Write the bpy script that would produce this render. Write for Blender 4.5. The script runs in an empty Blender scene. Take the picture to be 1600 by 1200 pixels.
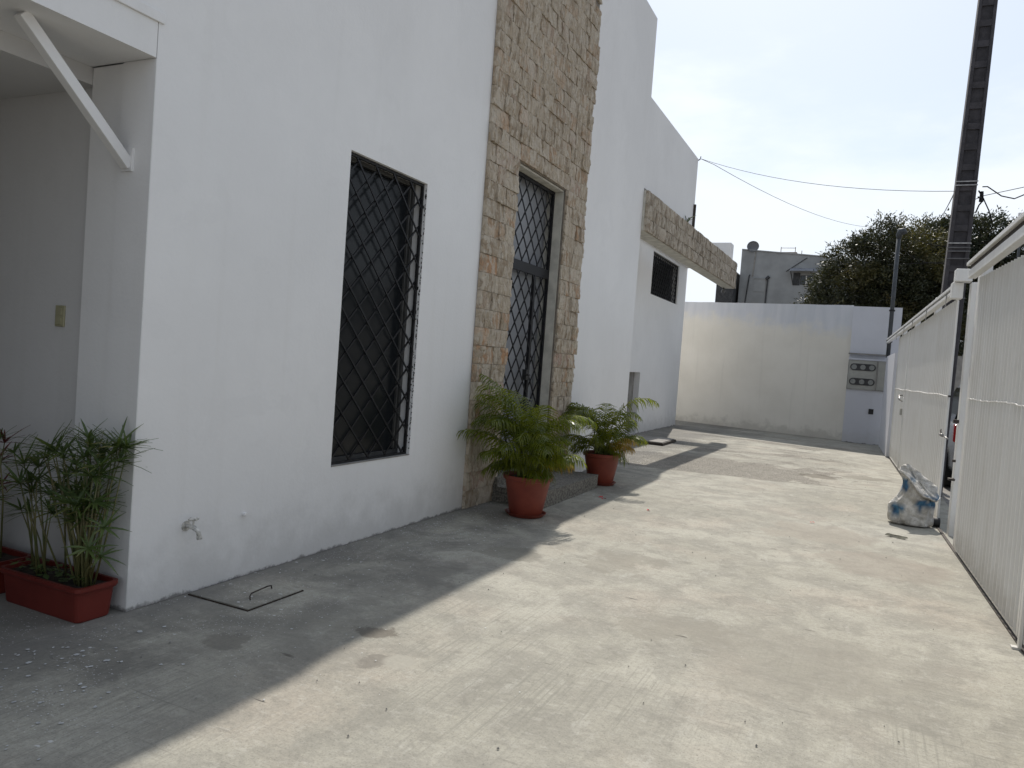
import bpy, bmesh, math, random
from mathutils import Vector, Matrix, noise
R = math.radians
rnd = random.Random(7)
sc = bpy.context.scene
C = sc.collection

# ------------------------------------------------------------------ camera, sky, sun, exposure
cam = bpy.data.cameras.new('camera'); cam_o = bpy.data.objects.new('camera', cam); C.objects.link(cam_o)
cam.sensor_width = 36; cam.lens = 1182.08/1600*36; cam.clip_start = .05; cam.clip_end = 2000
yaw, pitch, roll = .4394953, -.0353964, .0734525
cy, sy = math.cos(yaw), math.sin(yaw)
f = Vector((-sy*math.cos(pitch), cy*math.cos(pitch), math.sin(pitch)))
r0 = Vector((cy, sy, 0)); u0 = r0.cross(f)
rr = math.cos(roll)*r0 + math.sin(roll)*u0; uu = -math.sin(roll)*r0 + math.cos(roll)*u0
m = Matrix.Identity(4)
for i in range(3): m[i][0] = rr[i]; m[i][1] = uu[i]; m[i][2] = -f[i]
m.translation = Vector((0, 0, 1.5)); cam_o.matrix_world = m
sc.camera = cam_o

SUN = Vector((-.175, .92, 1.0)).normalized()
SUN_EL = math.asin(SUN.z); SUN_AZ = math.atan2(SUN.x, SUN.y)
w = bpy.data.worlds.new('World'); sc.world = w; w.use_nodes = True
nt = w.node_tree; nt.nodes.clear()
def N(t, typ, **k):
    n = t.nodes.new(typ)
    for a, b in k.items(): setattr(n, a, b)
    return n
sky = N(nt, 'ShaderNodeTexSky', sky_type='NISHITA', sun_disc=False, sun_elevation=SUN_EL, sun_rotation=SUN_AZ)
sky.dust_density = .8; sky.air_density = 1.0; sky.ozone_density = 1.0
tc = N(nt, 'ShaderNodeTexCoord'); mp = N(nt, 'ShaderNodeMapping'); mp.inputs['Scale'].default_value = (1.3, 1.3, 3.6)
no = N(nt, 'ShaderNodeTexNoise'); no.inputs['Scale'].default_value = 2.1; no.inputs['Detail'].default_value = 6; no.inputs['Roughness'].default_value = .55
nt.links.new(tc.outputs['Generated'], mp.inputs[0]); nt.links.new(mp.outputs[0], no.inputs[0])
sep = N(nt, 'ShaderNodeSeparateXYZ'); nt.links.new(tc.outputs['Generated'], sep.inputs[0])
el = N(nt, 'ShaderNodeMapRange'); nt.links.new(sep.outputs['Z'], el.inputs['Value'])
el.inputs['From Min'].default_value = .05; el.inputs['From Max'].default_value = .5; el.inputs['To Min'].default_value = .26; el.inputs['To Max'].default_value = -.06
ad = N(nt, 'ShaderNodeMath', operation='ADD'); nt.links.new(no.outputs['Fac'], ad.inputs[0]); nt.links.new(el.outputs[0], ad.inputs[1])
cr = N(nt, 'ShaderNodeMapRange', interpolation_type='SMOOTHSTEP'); nt.links.new(ad.outputs[0], cr.inputs['Value'])
cr.inputs['From Min'].default_value = .46; cr.inputs['From Max'].default_value = .74; cr.inputs['To Max'].default_value = .97; cr.inputs['To Min'].default_value = .5
mx = N(nt, 'ShaderNodeMix', data_type='RGBA'); nt.links.new(cr.outputs[0], mx.inputs['Factor'])
nt.links.new(sky.outputs[0], mx.inputs['A'])
# thin haze scatters forward: brighter the nearer to the sun
dt = N(nt, 'ShaderNodeVectorMath', operation='DOT_PRODUCT'); nt.links.new(tc.outputs['Generated'], dt.inputs[0]); dt.inputs[1].default_value = SUN
pw_ = N(nt, 'ShaderNodeMapRange'); nt.links.new(dt.outputs['Value'], pw_.inputs['Value'])
for i_, v_ in zip(('From Min', 'From Max', 'To Min', 'To Max'), (.2, 1, 5.9, 9.6)): pw_.inputs[i_].default_value = v_
cb = N(nt, 'ShaderNodeVectorMath', operation='SCALE'); cb.inputs[0].default_value = (.93, .985, 1.05); nt.links.new(pw_.outputs[0], cb.inputs['Scale']); nt.links.new(cb.outputs[0], mx.inputs['B'])
bg = N(nt, 'ShaderNodeBackground'); bg.inputs['Strength'].default_value = .105
wo = N(nt, 'ShaderNodeOutputWorld'); nt.links.new(mx.outputs['Result'], bg.inputs[0]); nt.links.new(bg.outputs[0], wo.inputs[0])

sl = bpy.data.lights.new('sun', 'SUN'); sl.energy = 3.8; sl.angle = R(.55); sl.color = (1, .94, .85)
so = bpy.data.objects.new('sun', sl); C.objects.link(so); so.rotation_euler = SUN.to_track_quat('Z', 'Y').to_euler(); so.location = (0, 0, 20)
sc.view_settings.view_transform = 'Standard'; sc.view_settings.look = 'None'
sc.view_settings.gamma = 1; sc.view_settings.use_curve_mapping = False
sc.view_settings.exposure = 0.2

# ------------------------------------------------------------------ materials
class Mat:
    def __init__(s, name, rough=.8, metal=0, spec=.5):
        s.m = bpy.data.materials.new(name); s.m.use_nodes = True; s.t = s.m.node_tree
        s.b = s.t.nodes['Principled BSDF']; s.b.inputs['Roughness'].default_value = rough
        s.b.inputs['Metallic'].default_value = metal; s.b.inputs['Specular IOR Level'].default_value = spec
        s.co = s.n('ShaderNodeTexCoord').outputs['Object']
    def n(s, typ, **k): return N(s.t, typ, **k)
    def l(s, a, b): s.t.links.new(a, b)
    def world(s): s.co = s.n('ShaderNodeNewGeometry').outputs['Position']; return s
    def mapped(s, scale=(1, 1, 1), rot=(0, 0, 0), loc=(0, 0, 0)):
        q = s.n('ShaderNodeMapping'); q.inputs['Scale'].default_value = scale; q.inputs['Rotation'].default_value = rot; q.inputs['Location'].default_value = loc
        s.l(s.co, q.inputs[0]); return q.outputs[0]
    def noise(s, scale, detail=4, rough=.55, co=None, dist=0):
        q = s.n('ShaderNodeTexNoise'); q.inputs['Scale'].default_value = scale; q.inputs['Detail'].default_value = detail
        q.inputs['Roughness'].default_value = rough; q.inputs['Distortion'].default_value = dist
        s.l(co or s.co, q.inputs[0]); return q.outputs['Fac']
    def vor(s, scale, feature='F1', co=None, out='Distance', rand=1):
        q = s.n('ShaderNodeTexVoronoi', feature=feature); q.inputs['Scale'].default_value = scale
        q.inputs['Randomness'].default_value = rand
        s.l(co or s.co, q.inputs[0]); return q.outputs[out]
    def rng(s, v, a, b, c=0, d=1, smooth=True):
        q = s.n('ShaderNodeMapRange', interpolation_type='SMOOTHSTEP' if smooth else 'LINEAR')
        s.l(v, q.inputs['Value'])
        for i, x in zip(('From Min', 'From Max', 'To Min', 'To Max'), (a, b, c, d)): q.inputs[i].default_value = x
        return q.outputs[0]
    def math(s, op, a, b):
        q = s.n('ShaderNodeMath', operation=op)
        for i, x in enumerate((a, b)):
            if isinstance(x, (int, float)): q.inputs[i].default_value = x
            else: s.l(x, q.inputs[i])
        return q.outputs[0]
    def mix(s, fac, a, b, mode='MIX'):
        q = s.n('ShaderNodeMix', data_type='RGBA', blend_type=mode)
        if isinstance(fac, (int, float)): q.inputs['Factor'].default_value = fac
        else: s.l(fac, q.inputs['Factor'])
        for k, x in (('A', a), ('B', b)):
            if isinstance(x, tuple): q.inputs[k].default_value = (*x, 1)
            else: s.l(x, q.inputs[k])
        return q.outputs['Result']
    def col(s, x):
        if isinstance(x, tuple): s.b.inputs['Base Color'].default_value = (*x, 1)
        else: s.l(x, s.b.inputs['Base Color'])
        return s
    def bump(s, h, strength=.3, dist=.01):
        q = s.n('ShaderNodeBump'); q.inputs['Strength'].default_value = strength; q.inputs['Distance'].default_value = dist
        s.l(h, q.inputs['Height']); s.l(q.outputs[0], s.b.inputs['Normal']); return s
    def axis(s, i):
        q = s.n('ShaderNodeSeparateXYZ'); s.l(s.co, q.inputs[0]); return q.outputs[i]
    def objrand(s): return s.n('ShaderNodeObjectInfo').outputs['Random']

def simple(name, c, rough=.7, metal=0, var=.12, scale=8, bump=.0, bscale=60, spec=.5):
    M = Mat(name, rough, metal, spec); n = M.noise(scale, 5)
    M.col(M.mix(M.rng(n, .3, .7), tuple(x*(1-var) for x in c), tuple(min(1, x*(1+var)) for x in c)))
    if bump: M.bump(M.noise(bscale, 3), bump, .004)
    return M.m

def wall_mat(name, c, dirt=True, streak=.5):
    M = Mat(name, .85, spec=.25).world()
    n1 = M.noise(.7, 5); n2 = M.noise(9, 6); z = M.axis(2)
    col = M.mix(M.rng(n1, .3, .7), tuple(x*.93 for x in c), c)
    pt = M.noise(1.7, 6, .7, dist=.5, co=M.mapped(loc=(4, 2, 8))); col = M.mix(M.rng(pt, .55, .60, 0, .30), col, tuple(x*.90 for x in c))
    col = M.mix(M.rng(n2, .35, .7, 0, .25), col, tuple(x*.93 for x in c))
    # roller marks, hairline streaks
    st = M.noise(1, 4, co=M.mapped((9, 9, .45)))
    col = M.mix(M.rng(st, .52, .75, 0, .26*streak), col, (c[0]*.8, c[1]*.79, c[2]*.76))
    if dirt:
        nz = M.noise(5, 6, .65)
        zz = M.math('ADD', z, M.rng(nz, .3, .7, .16, -.16, False))
        col = M.mix(M.rng(zz, .0, .45, .34, 0), col, (.42, .41, .385))
        z2 = M.math('ADD', z, M.rng(M.noise(7, 8, .75), .3, .7, .022, -.03, False))
        col = M.mix(M.rng(z2, -.006, .018, .8, 0), col, (.15, .145, .135))
        sp = M.vor(14); sz = M.rng(z, .1, 1.2, 1, 0)
        spm = M.math('MULTIPLY', M.rng(sp, .02, .07, 1, 0), M.rng(M.noise(3.1, 2), .56, .62))
        col = M.mix(M.math('MULTIPLY', spm, M.math('MULTIPLY', sz, .6)), col, (.33, .32, .30))
    M.col(col); h = M.math('ADD', M.noise(45, 4), M.math('MULTIPLY', M.noise(3, 4), 2.2))
    M.bump(h, .35, .004)
    return M.m

m_white = wall_mat('white_wall_paint', (.85, .845, .84))
m_porch = wall_mat('shade_toned_porch_paint', (.66, .652, .645))  # wall white toned down: the porch's shade is put into the colour
m_white_plain = wall_mat('white_wall_paint_clean', (.84, .835, .83), dirt=False)
m_blue_white = wall_mat('cool_white_wall_paint', (.64, .65, .695))
# end wall: cream lower coat, bluish white upper coat (two coats of paint, ragged edge)
M = Mat('cream_wall_paint', .85, spec=.25).world()
z = M.axis(2); x = M.axis(0)
edge = M.math('ADD', z, M.math('MULTIPLY', x, .09)); edge = M.math('ADD', edge, M.rng(M.noise(2.6, 6, .7), .3, .7, -.16, .16, False))
cream = M.mix(M.rng(M.noise(1.0, 5), .3, .7), (.71, .68, .61), (.78, .75, .68))
up = M.mix(M.rng(M.noise(1.5, 5, co=M.mapped((3, 3, .5))), .3, .7), (.66, .67, .70), (.58, .60, .635))
col = M.mix(M.rng(edge, 2.45, 2.95), cream, up)
zz = M.math('ADD', z, M.rng(M.noise(4, 6, .65), .3, .7, .18, -.18, False))
col = M.mix(M.rng(zz, 0, .3, .4, 0), col, (.33, .31, .27))
col = M.mix(M.rng(M.noise(1, 4, co=M.mapped((8, 8, .35))), .55, .75, 0, .18), col, (.5, .48, .43))
M.col(col); M.bump(M.math('ADD', M.noise(30, 4), M.noise(3, 3)), .3, .005); m_cream = M.m

# ---- concrete yard
def concrete(name):
    M = Mat(name, .9, spec=.2).world(); t = M
    X, Y = t.axis(0), t.axis(1)
    big = t.noise(.55, 6, .6, dist=.3); med = t.noise(3.2, 7, .62, dist=.4); fine = t.noise(38, 5, .65)
    col = t.mix(t.rng(big, .34, .66), (.355, .342, .292), (.47, .455, .395))
    col = t.mix(t.rng(t.noise(1.25, 4, .5, co=t.mapped((1, 1, 1), loc=(4, 9, 0))), .48, .7, 0, .5), col, (.44, .385, .325))
    col = t.mix(t.rng(med, .38, .60, .56, 0), col, (.262, .252, .222))
    col = t.mix(t.rng(fine, .3, .7, .32, 0), col, (.21, .205, .185))
    col = t.mix(t.rng(t.noise(8, 6, .7, co=t.mapped((1, .35, 1), rot=(0, 0, .5))), .56, .72, 0, .45), col, (.50, .49, .44))
    mo = t.noise(7, 8, .72, dist=.6); col = t.mix(t.rng(mo, .50, .66, 0, .36), col, (.20, .192, .168))
    mo2 = t.noise(13, 7, .7, co=t.mapped((1, 1.6, 1), loc=(5, 2, 1))); col = t.mix(t.rng(mo2, .52, .68, 0, .36), col, (.50, .485, .44))
    gr = t.noise(130, 3, .6); col = t.mix(t.rng(gr, .50, .72, 0, .42), col, (.15, .145, .125))
    # brushed finish: fan-like thin lines on the near right part
    brx = t.noise(1, 3, co=t.mapped((70, 1.6, 1), rot=(0, 0, .30))); brmask = t.math('MULTIPLY', t.rng(Y, 5.5, 3.0, 0, 1), t.rng(t.noise(.8, 3), .40, .6))
    col = t.mix(t.math('MULTIPLY', t.rng(brx, .48, .68, 0, .62), brmask), col, (.24, .235, .205))
    bry = t.noise(1, 3, co=t.mapped((2.2, 46, 1), rot=(0, 0, -.12)))
    col = t.mix(t.math('MULTIPLY', t.rng(bry, .60, .72, 0, .5), t.rng(t.noise(1.1, 3, co=t.mapped(loc=(3, 3, 0))), .46, .58)), col, (.20, .19, .165))
    # dark scratches / trowel dashes
    ds = t.noise(1, 2, co=t.mapped((3.6, 21, 1), rot=(0, 0, .35)))
    col = t.mix(t.math('MULTIPLY', t.rng(ds, .70, .745), t.rng(t.noise(1.9, 2), .50, .58)), col, (.13, .12, .105))
    pit = t.math('MULTIPLY', t.rng(t.vor(26), .05, .14, 1, 0), t.rng(t.noise(2.2, 3, co=t.mapped(loc=(7, 1, 0))), .55, .66))
    col = t.mix(t.math('MULTIPLY', pit, .7), col, (.12, .115, .10))
    # hairline cracks
    wob = t.n('ShaderNodeTexNoise'); wob.inputs['Scale'].default_value = 3.2; wob.inputs['Detail'].default_value = 9; wob.inputs['Roughness'].default_value = .68; t.l(t.co, wob.inputs[0])
    add = t.n('ShaderNodeVectorMath', operation='MULTIPLY_ADD'); t.l(wob.outputs['Color'], add.inputs[0]); add.inputs[1].default_value = (.7, .7, 0); t.l(t.co, add.inputs[2])
    ck = t.vor(.52, 'DISTANCE_TO_EDGE', co=add.outputs[0])
    ckm = t.math('MULTIPLY', t.rng(ck, .0012, .0045, 1, 0), t.rng(t.noise(1.6, 4, .6, co=t.mapped(loc=(2, 5, 0))), .56, .62))
    col = t.mix(t.math('MULTIPLY', ckm, .10), col, (.10, .095, .08))
    # pour joint across the yard and rough exposed-aggregate zone beyond it
    yj = t.math('ADD', Y, t.math('MULTIPLY', X, -.19)); yj = t.math('ADD', yj, t.rng(t.noise(3, 5), .3, .7, -.05, .05, False))
    jd = t.math('ABSOLUTE', t.math('SUBTRACT', yj, 11.72), 0)
    yz = t.math('ADD', yj, t.rng(t.noise(1.1, 6, .65), .3, .7, -1.0, 1.0, False))
    ragX = t.math('ADD', X, t.rng(t.noise(1.3, 6, .7), .3, .7, -.9, .9, False))
    zone = t.math('MULTIPLY', t.rng(yj, 11.70, 11.76), t.rng(ragX, -.75, -.60, 1, 0))
    band = t.math('MAXIMUM', t.rng(yz, 13.5, 13.9, 1, 0), t.rng(t.noise(.9, 5, .6, co=t.mapped((.5, 1.3, 1), loc=(1, 4, 0))), .50, .60))
    zone = t.math('MULTIPLY', zone, band)
    peb = t.vor(55); pebc = t.vor(55, out='Color')
    pc = t.n('ShaderNodeSeparateColor'); t.l(pebc, pc.inputs[0])
    pcol = t.mix(pc.outputs[0], (.18, .165, .14), (.46, .43, .38)); pcol = t.mix(t.rng(peb, .2, .6, 0, .5), pcol, (.14, .13, .115))
    col = t.mix(t.math('MULTIPLY', zone, .78), col, pcol)
    edgeZ = t.math('MULTIPLY', t.rng(t.math('ABSOLUTE', t.math('SUBTRACT', ragX, -.66), 0), .0, .07, .6, 0), t.math('MULTIPLY', t.rng(yj, 11.74, 11.8), t.rng(yj, 19, 18)))
    col = t.mix(edgeZ, col, (.17, .155, .13))
    col = t.mix(t.rng(jd, .008, .03, .55, 0), col, (.19, .18, .155))
    # stains: blotches with a shape of their own
    def blot(cx, cy_, r, c, k, dist=.35, sx=1, sy_=1):
        nonlocal col
        q = t.n('ShaderNodeVectorMath', operation='MULTIPLY_ADD'); t.l(wob.outputs['Color'], q.inputs[0]); q.inputs[1].default_value = (dist, dist, 0); t.l(t.co, q.inputs[2])
        d = t.n('ShaderNodeMapping', vector_type='POINT'); t.l(q.outputs[0], d.inputs[0]); d.inputs['Location'].default_value = (-(cx+dist*.5)*sx, -(cy_+dist*.5)*sy_, 0); d.inputs['Scale'].default_value = (sx, sy_, 0)
        L = t.n('ShaderNodeVectorMath', operation='LENGTH'); t.l(d.outputs[0], L.inputs[0])
        col = t.mix(t.rng(L.outputs['Value'], r*.75, r*1.1, k, 0), col, c)
    blot(-2.24, 3.30, .12, (.13, .115, .095), .75, .62, 1, 1)
    blot(-2.03, 2.98, .10, (.21, .195, .17), .8, .45, 1, 1)
    blot(-1.93, 3.06, .085, (.36, .345, .30), .8, .05, 1, 1)
    blot(-3.0, 2.25, .22, (.19, .18, .16), .5, 1.5)
    blot(-2.6, 4.4, .3, (.20, .19, .17), .5, 1.6)
    blot(-1.6, 5.6, .3, (.24, .225, .19), .5, 1.5)
    blot(-.9, 4.4, .3, (.25, .235, .20), .5, 1.6)
    blot(-2.75, 2.75, .12, (.17, .16, .14), .6, .4)
    blot(-2.35, 5.3, .25, (.19, .18, .15), .5, .6)
    blot(-.3, 8.0, .55, (.30, .27, .23), .5, 1.2)
    blot(.25, 7.0, .5, (.28, .25, .215), .5, .9)
    blot(-.2, 4.3, .6, (.27, .255, .22), .45, 1.2)
    blot(.05, 13.2, .35, (.19, .175, .145), .6, .9)
    blot(-.6, 12.7, .28, (.15, .135, .11), .75, .5)
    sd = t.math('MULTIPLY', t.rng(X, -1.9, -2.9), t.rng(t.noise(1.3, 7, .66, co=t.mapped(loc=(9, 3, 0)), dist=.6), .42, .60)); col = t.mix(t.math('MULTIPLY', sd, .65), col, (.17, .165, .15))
    # wall foot: dirt and dark irregular gap
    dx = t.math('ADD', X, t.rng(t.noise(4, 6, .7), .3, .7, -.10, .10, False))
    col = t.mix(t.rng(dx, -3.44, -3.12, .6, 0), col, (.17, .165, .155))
    # paint drips along the facade (white specks thrown from the roller)
    fx = t.rng(X, -3.4, -1.9, 1, 0)
    fl = t.vor(11, co=t.mapped((1, 1.7, 1))); flr = t.n('ShaderNodeSeparateColor'); t.l(t.vor(11, out='Color', co=t.mapped((1, 1.7, 1))), flr.inputs[0])
    flm = t.math('MULTIPLY', t.rng(t.math('ADD', fl, t.rng(t.noise(60, 3), .3, .7, -.1, .1, False)), .08, .15, 1, 0), t.rng(t.math('MULTIPLY', t.math('MULTIPLY', flr.outputs[0], fx), t.rng(t.noise(1.9, 4, .65), .42, .60)), .27, .34))
    fl2 = t.vor(48, co=t.mapped((1, 1.8, 1))); fl2r = t.n('ShaderNodeSeparateColor'); t.l(t.vor(48, out='Color', co=t.mapped((1, 1.8, 1))), fl2r.inputs[0])
    flm2 = t.math('MULTIPLY', t.rng(fl2, .1, .26, 1, 0), t.rng(t.math('MULTIPLY', t.math('MULTIPLY', fl2r.outputs[0], fx), t.rng(t.noise(2.3, 5, .65), .42, .62)), .15, .27))
    col = t.mix(t.math('MULTIPLY', t.math('MAXIMUM', flm, flm2), .7), col, (.70, .71, .72))
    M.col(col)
    h = t.math('ADD', t.math('MULTIPLY', fine, .5), t.math('MULTIPLY', med, .9))
    h = t.math('ADD', h, t.math('MULTIPLY', t.math('MULTIPLY', t.rng(peb, 0, .6, 1.6, 0), zone), 1))
    h = t.math('ADD', h, t.math('MULTIPLY', t.math('MULTIPLY', brx, brmask), .5))
    M.bump(h, .8, .010)
    return M.m
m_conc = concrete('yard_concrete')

def stone_mat(name, warm, dark=((.35, .275, .195), (.50, .42, .32))):
    M = Mat(name, .9, spec=.2); rn = M.objrand(); q = M.n('ShaderNodeNewGeometry'); M.co = q.outputs['Position']
    off = M.n('ShaderNodeVectorMath', operation='MULTIPLY_ADD'); cmb = M.n('ShaderNodeCombineXYZ'); M.l(rn, cmb.inputs[0]); M.l(rn, cmb.inputs[1]); M.l(rn, cmb.inputs[2])
    M.l(cmb.outputs[0], off.inputs[0]); off.inputs[1].default_value = (37, 53, 71); M.l(q.outputs['Position'], off.inputs[2]); M.co = off.outputs[0]
    n1 = M.noise(5, 6, .65, dist=.6); n2 = M.noise(22, 6, .7); rid = M.noise(1, 4, .6, co=M.mapped((10, 20, 7), rot=(.45, 0, 0)))
    base = M.mix(M.rng(rn, 0, 1, 0, 1, False), *dark)
    base = M.mix(M.rng(n1, .4, .65, 0, .7), base, (.55, .48, .385))
    r2 = M.math('FRACT', M.math('MULTIPLY', rn, 7.13), 0)
    tint = M.mix(M.rng(r2, .45, .55), (.52, .27, .13), (.46, .32, .255))
    # more iron staining on the lower courses
    zz = M.n('ShaderNodeSeparateXYZ'); M.l(q.outputs['Position'], zz.inputs[0])
    amt = M.math('MULTIPLY', M.rng(M.noise(7, 4, .6), .42, .58, 0, 1), M.math('MULTIPLY', M.rng(M.math('FRACT', M.math('MULTIPLY', rn, 3.7), 0), .35, .9), M.rng(zz.outputs[2], 2.2, 4.6, .95*warm, .35*warm)))
    base = M.mix(amt, base, tint)
    base = M.mix(M.rng(rid, .5, .68, 0, .4), base, (.28, .235, .185))
    base = M.mix(M.rng(n2, .52, .75, 0, .45), base, (.20, .17, .135))
    ck = M.vor(13, 'DISTANCE_TO_EDGE', co=M.mapped((1, 1.6, .8))); base = M.mix(M.rng(ck, .0, .05, .28, 0), base, (.17, .14, .11))
    fc = M.vor(9, out='Color', co=M.mapped((1, 2.4, 1.0), rot=(.5, 0, 0))); fs_ = M.n('ShaderNodeSeparateColor'); M.l(fc, fs_.inputs[0]); fcv = fs_.outputs[0]
    base = M.mix(M.rng(fcv, .1, .9, 0, .55), base, M.mix(M.rng(fcv, .45, .55), (.29, .235, .175), (.60, .54, .45)))
    M.col(base); M.bump(M.math('ADD', M.math('ADD', M.math('MULTIPLY', fcv, .9), M.math('MULTIPLY', M.rng(ck, 0, .15), .5)), M.math('ADD', M.math('MULTIPLY', rid, 1.1), n2)), .9, .015); return M.m
m_stone = stone_mat('rock_faced_stone', 1.0); m_stone_grey = stone_mat('grey_rock_faced_stone', .2, ((.22, .18, .135), (.33, .28, .22)))
m_mortar = simple('mortar', (.20, .175, .145), .95, bump=.5, var=.25, scale=12)
m_cement = simple('grey_cement', (.25, .24, .225), .92, bump=.5, var=.2, scale=5)
m_step = simple('speckled_rough_cement', (.17, .16, .14), .95, bump=1, bscale=70, var=.55, scale=45)
m_black = simple('black_painted_iron', (.010, .010, .012), .55, 0, var=.3, spec=.3)
m_blackold = simple('weathered_black_iron', (.018, .018, .019), .6, 0, var=.5, scale=30, spec=.3)
m_glass = Mat('dark_window_glass', .16, spec=.16).col((.014, .016, .018)).m
m_alu = simple('aluminium_frame', (.45, .45, .44), .45, .3, .08)
m_oldalu = simple('dull_window_sash', (.085, .085, .083), .6, .2, .2)
m_doorpane = simple('frosted_door_panel', (.30, .31, .335), .35, 0, .06, 2)
m_jamb = simple('cream_cement_jamb', (.55, .53, .47), .9, bump=.4, var=.15)
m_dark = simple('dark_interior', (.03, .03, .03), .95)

def gate_paint(name):
    M = Mat(name, .42, spec=.5).world()
    st = M.noise(1, 4, .6, co=M.mapped((16, 16, .5))); n = M.noise(2.2, 5)
    col = M.mix(M.rng(st, .35, .7), (.745, .74, .72), (.80, .80, .79))
    col = M.mix(M.rng(n, .45, .75, 0, .35), col, (.62, .60, .56))
    z = M.axis(2); zz = M.math('ADD', z, M.rng(M.noise(6, 5, .7), .3, .7, .12, -.12, False))
    col = M.mix(M.rng(zz, .02, .35, .45, 0), col, (.42, .39, .34))
    rs = M.math('MULTIPLY', M.rng(M.vor(9), .02, .06, 1, 0), M.rng(M.noise(1.7, 3), .6, .66))
    col = M.mix(rs, col, (.20, .10, .05))
    M.col(col); M.bump(M.noise(12, 3), .12, .004); return M.m
m_gate = gate_paint('white_gate_paint')
m_steel = simple('bare_steel', (.35, .34, .33), .35, .8, .2, 20)
m_rust = simple('rusty_steel', (.055, .045, .038), .8, .2, .4, 20)
m_terra = Mat('terracotta_plastic', .5, spec=.4); m_terra.col(m_terra.mix(m_terra.rng(m_terra.noise(6, 5), .3, .7), (.175, .034, .022), (.23, .050, .030))); m_terra = m_terra.m
m_plred = Mat('red_planter_plastic', .45, spec=.4); m_plred.col(m_plred.mix(m_plred.rng(m_plred.noise(5, 5), .3, .7), (.115, .014, .010), (.155, .023, .016))); m_plred = m_plred.m
m_soil = simple('soil', (.035, .025, .018), 1, bump=1, bscale=50, var=.5, scale=30)
def leaf_mat(name, a, b, dry=None, trans=.25, rough=.4):
    M = Mat(name, rough, spec=.5); rn = M.objrand()
    c = M.mix(M.rng(M.noise(7, 4), .3, .7), a, b)
    if dry: c = M.mix(M.rng(M.noise(3, 3), .60, .70, 0, .75), c, dry)
    M.col(c); tr = M.n('ShaderNodeBsdfTranslucent'); M.l(c, tr.inputs[0])
    br = M.mix(1.0, c, (1.6, 1.5, .6), 'MULTIPLY'); M.l(br, tr.inputs[0])
    ms = M.n('ShaderNodeMixShader'); ms.inputs[0].default_value = trans; M.l(M.b.outputs[0], ms.inputs[1]); M.l(tr.outputs[0], ms.inputs[2])
    M.l(ms.outputs[0], M.t.nodes['Material Output'].inputs[0]); return M.m
m_palm = leaf_mat('palm_leaflet', (.075, .11, .014), (.175, .20, .03), trans=.5, rough=.26)
m_palmdry = leaf_mat('dry_palm_leaflet', (.26, .15, .03), (.36, .25, .06), trans=.35)
m_stemg = simple('palm_stem', (.16, .19, .06), .6, var=.3)
m_pap = leaf_mat('papyrus_blade', (.055, .095, .028), (.12, .165, .05), dry=(.32, .24, .10), trans=.25)
m_papstem = leaf_mat('papyrus_stalk', (.10, .12, .04), (.20, .17, .08), dry=(.34, .24, .12), trans=.05)
m_redleaf = leaf_mat('maroon_leaf', (.09, .02, .02), (.13, .035, .03), trans=.15)
m_tree1 = leaf_mat('mango_leaf', (.018, .024, .012), (.045, .050, .022), dry=(.12, .10, .05), trans=.15, rough=.5)
m_tree2 = leaf_mat('dark_tree_leaf', (.012, .020, .011), (.030, .042, .020), dry=(.06, .06, .04), trans=.12, rough=.5)
m_tree3 = leaf_mat('olive_tree_leaf', (.060, .065, .025), (.11, .10, .040), dry=(.17, .13, .06), trans=.2, rough=.5)
m_bark = simple('bark', (.08, .065, .05), .95, bump=1, var=.4)
m_pole = simple('weathered_pole_concrete', (.062, .058, .064), .9, bump=.6, var=.25, scale=6)
m_poled = simple('pole_recess_concrete', (.050, .047, .052), .9, bump=.6, var=.25, scale=9)
m_pipe = simple('galvanised_pipe', (.065, .072, .08), .6, .2, .15)
m_wire = simple('cable_black', (.02, .02, .022), 1, spec=0)
m_wireg = simple('cable_grey', (.16, .16, .165), 1, spec=0)
m_house = simple('unpainted_grey_plaster', (.30, .31, .315), .95, var=.16, scale=.8, bump=.3)
m_house2 = simple('dark_shed_boards', (.06, .062, .065), .9, var=.3)
m_brick = simple('tank_brick', (.27, .20, .15), .9, var=.25, scale=4)
m_meter = simple('meter_cabinet_paint', (.36, .36, .33), .55, .1, .07, 6)
m_meterw = simple('meter_window_frame', (.035, .035, .037), .5)
m_meterg = Mat('meter_glass', .15).col((.20, .21, .20)).m
m_drip = simple('dried_white_paint', (.52, .53, .54), .8, var=.25, scale=30)
m_asph = simple('asphalt', (.055, .054, .052), .95, var=.25, scale=25, bump=.8)
m_dirt = simple('bare_earth', (.22, .19, .15), 1, var=.25, scale=2, bump=.6)
m_switch = simple('aged_ivory_plastic', (.36, .34, .22), .5, var=.08)
m_tap = simple('painted_tap_metal', (.5, .49, .46), .5, .2, .35, 60)
m_car = Mat('silver_car_paint', .25, .6).col((.42, .44, .47)).m
m_carg = Mat('car_glass', .05).col((.02, .025, .03)).m
m_tyre = simple('tyre_rubber', (.02, .02, .02), .9)
m_redl = Mat('tail_light_plastic', .2).col((.45, .012, .012)).m
m_chrome = Mat('chrome', .15, 1).col((.7, .7, .7)).m
m_blackp = simple('black_plastic', (.015, .015, .016), .6)
m_petal = simple('red_petal', (.55, .03, .04), .7)
m_leafd = simple('fallen_leaf', (.035, .035, .018), .8, var=.5, scale=30)
m_dish = simple('dish_grey', (.13, .135, .145), .6)
m_bulb = simple('bulb_glass_grey', (.12, .12, .12), .3)
m_awn = simple('awning_sheet', (.36, .37, .40), .6, .1)
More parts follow.
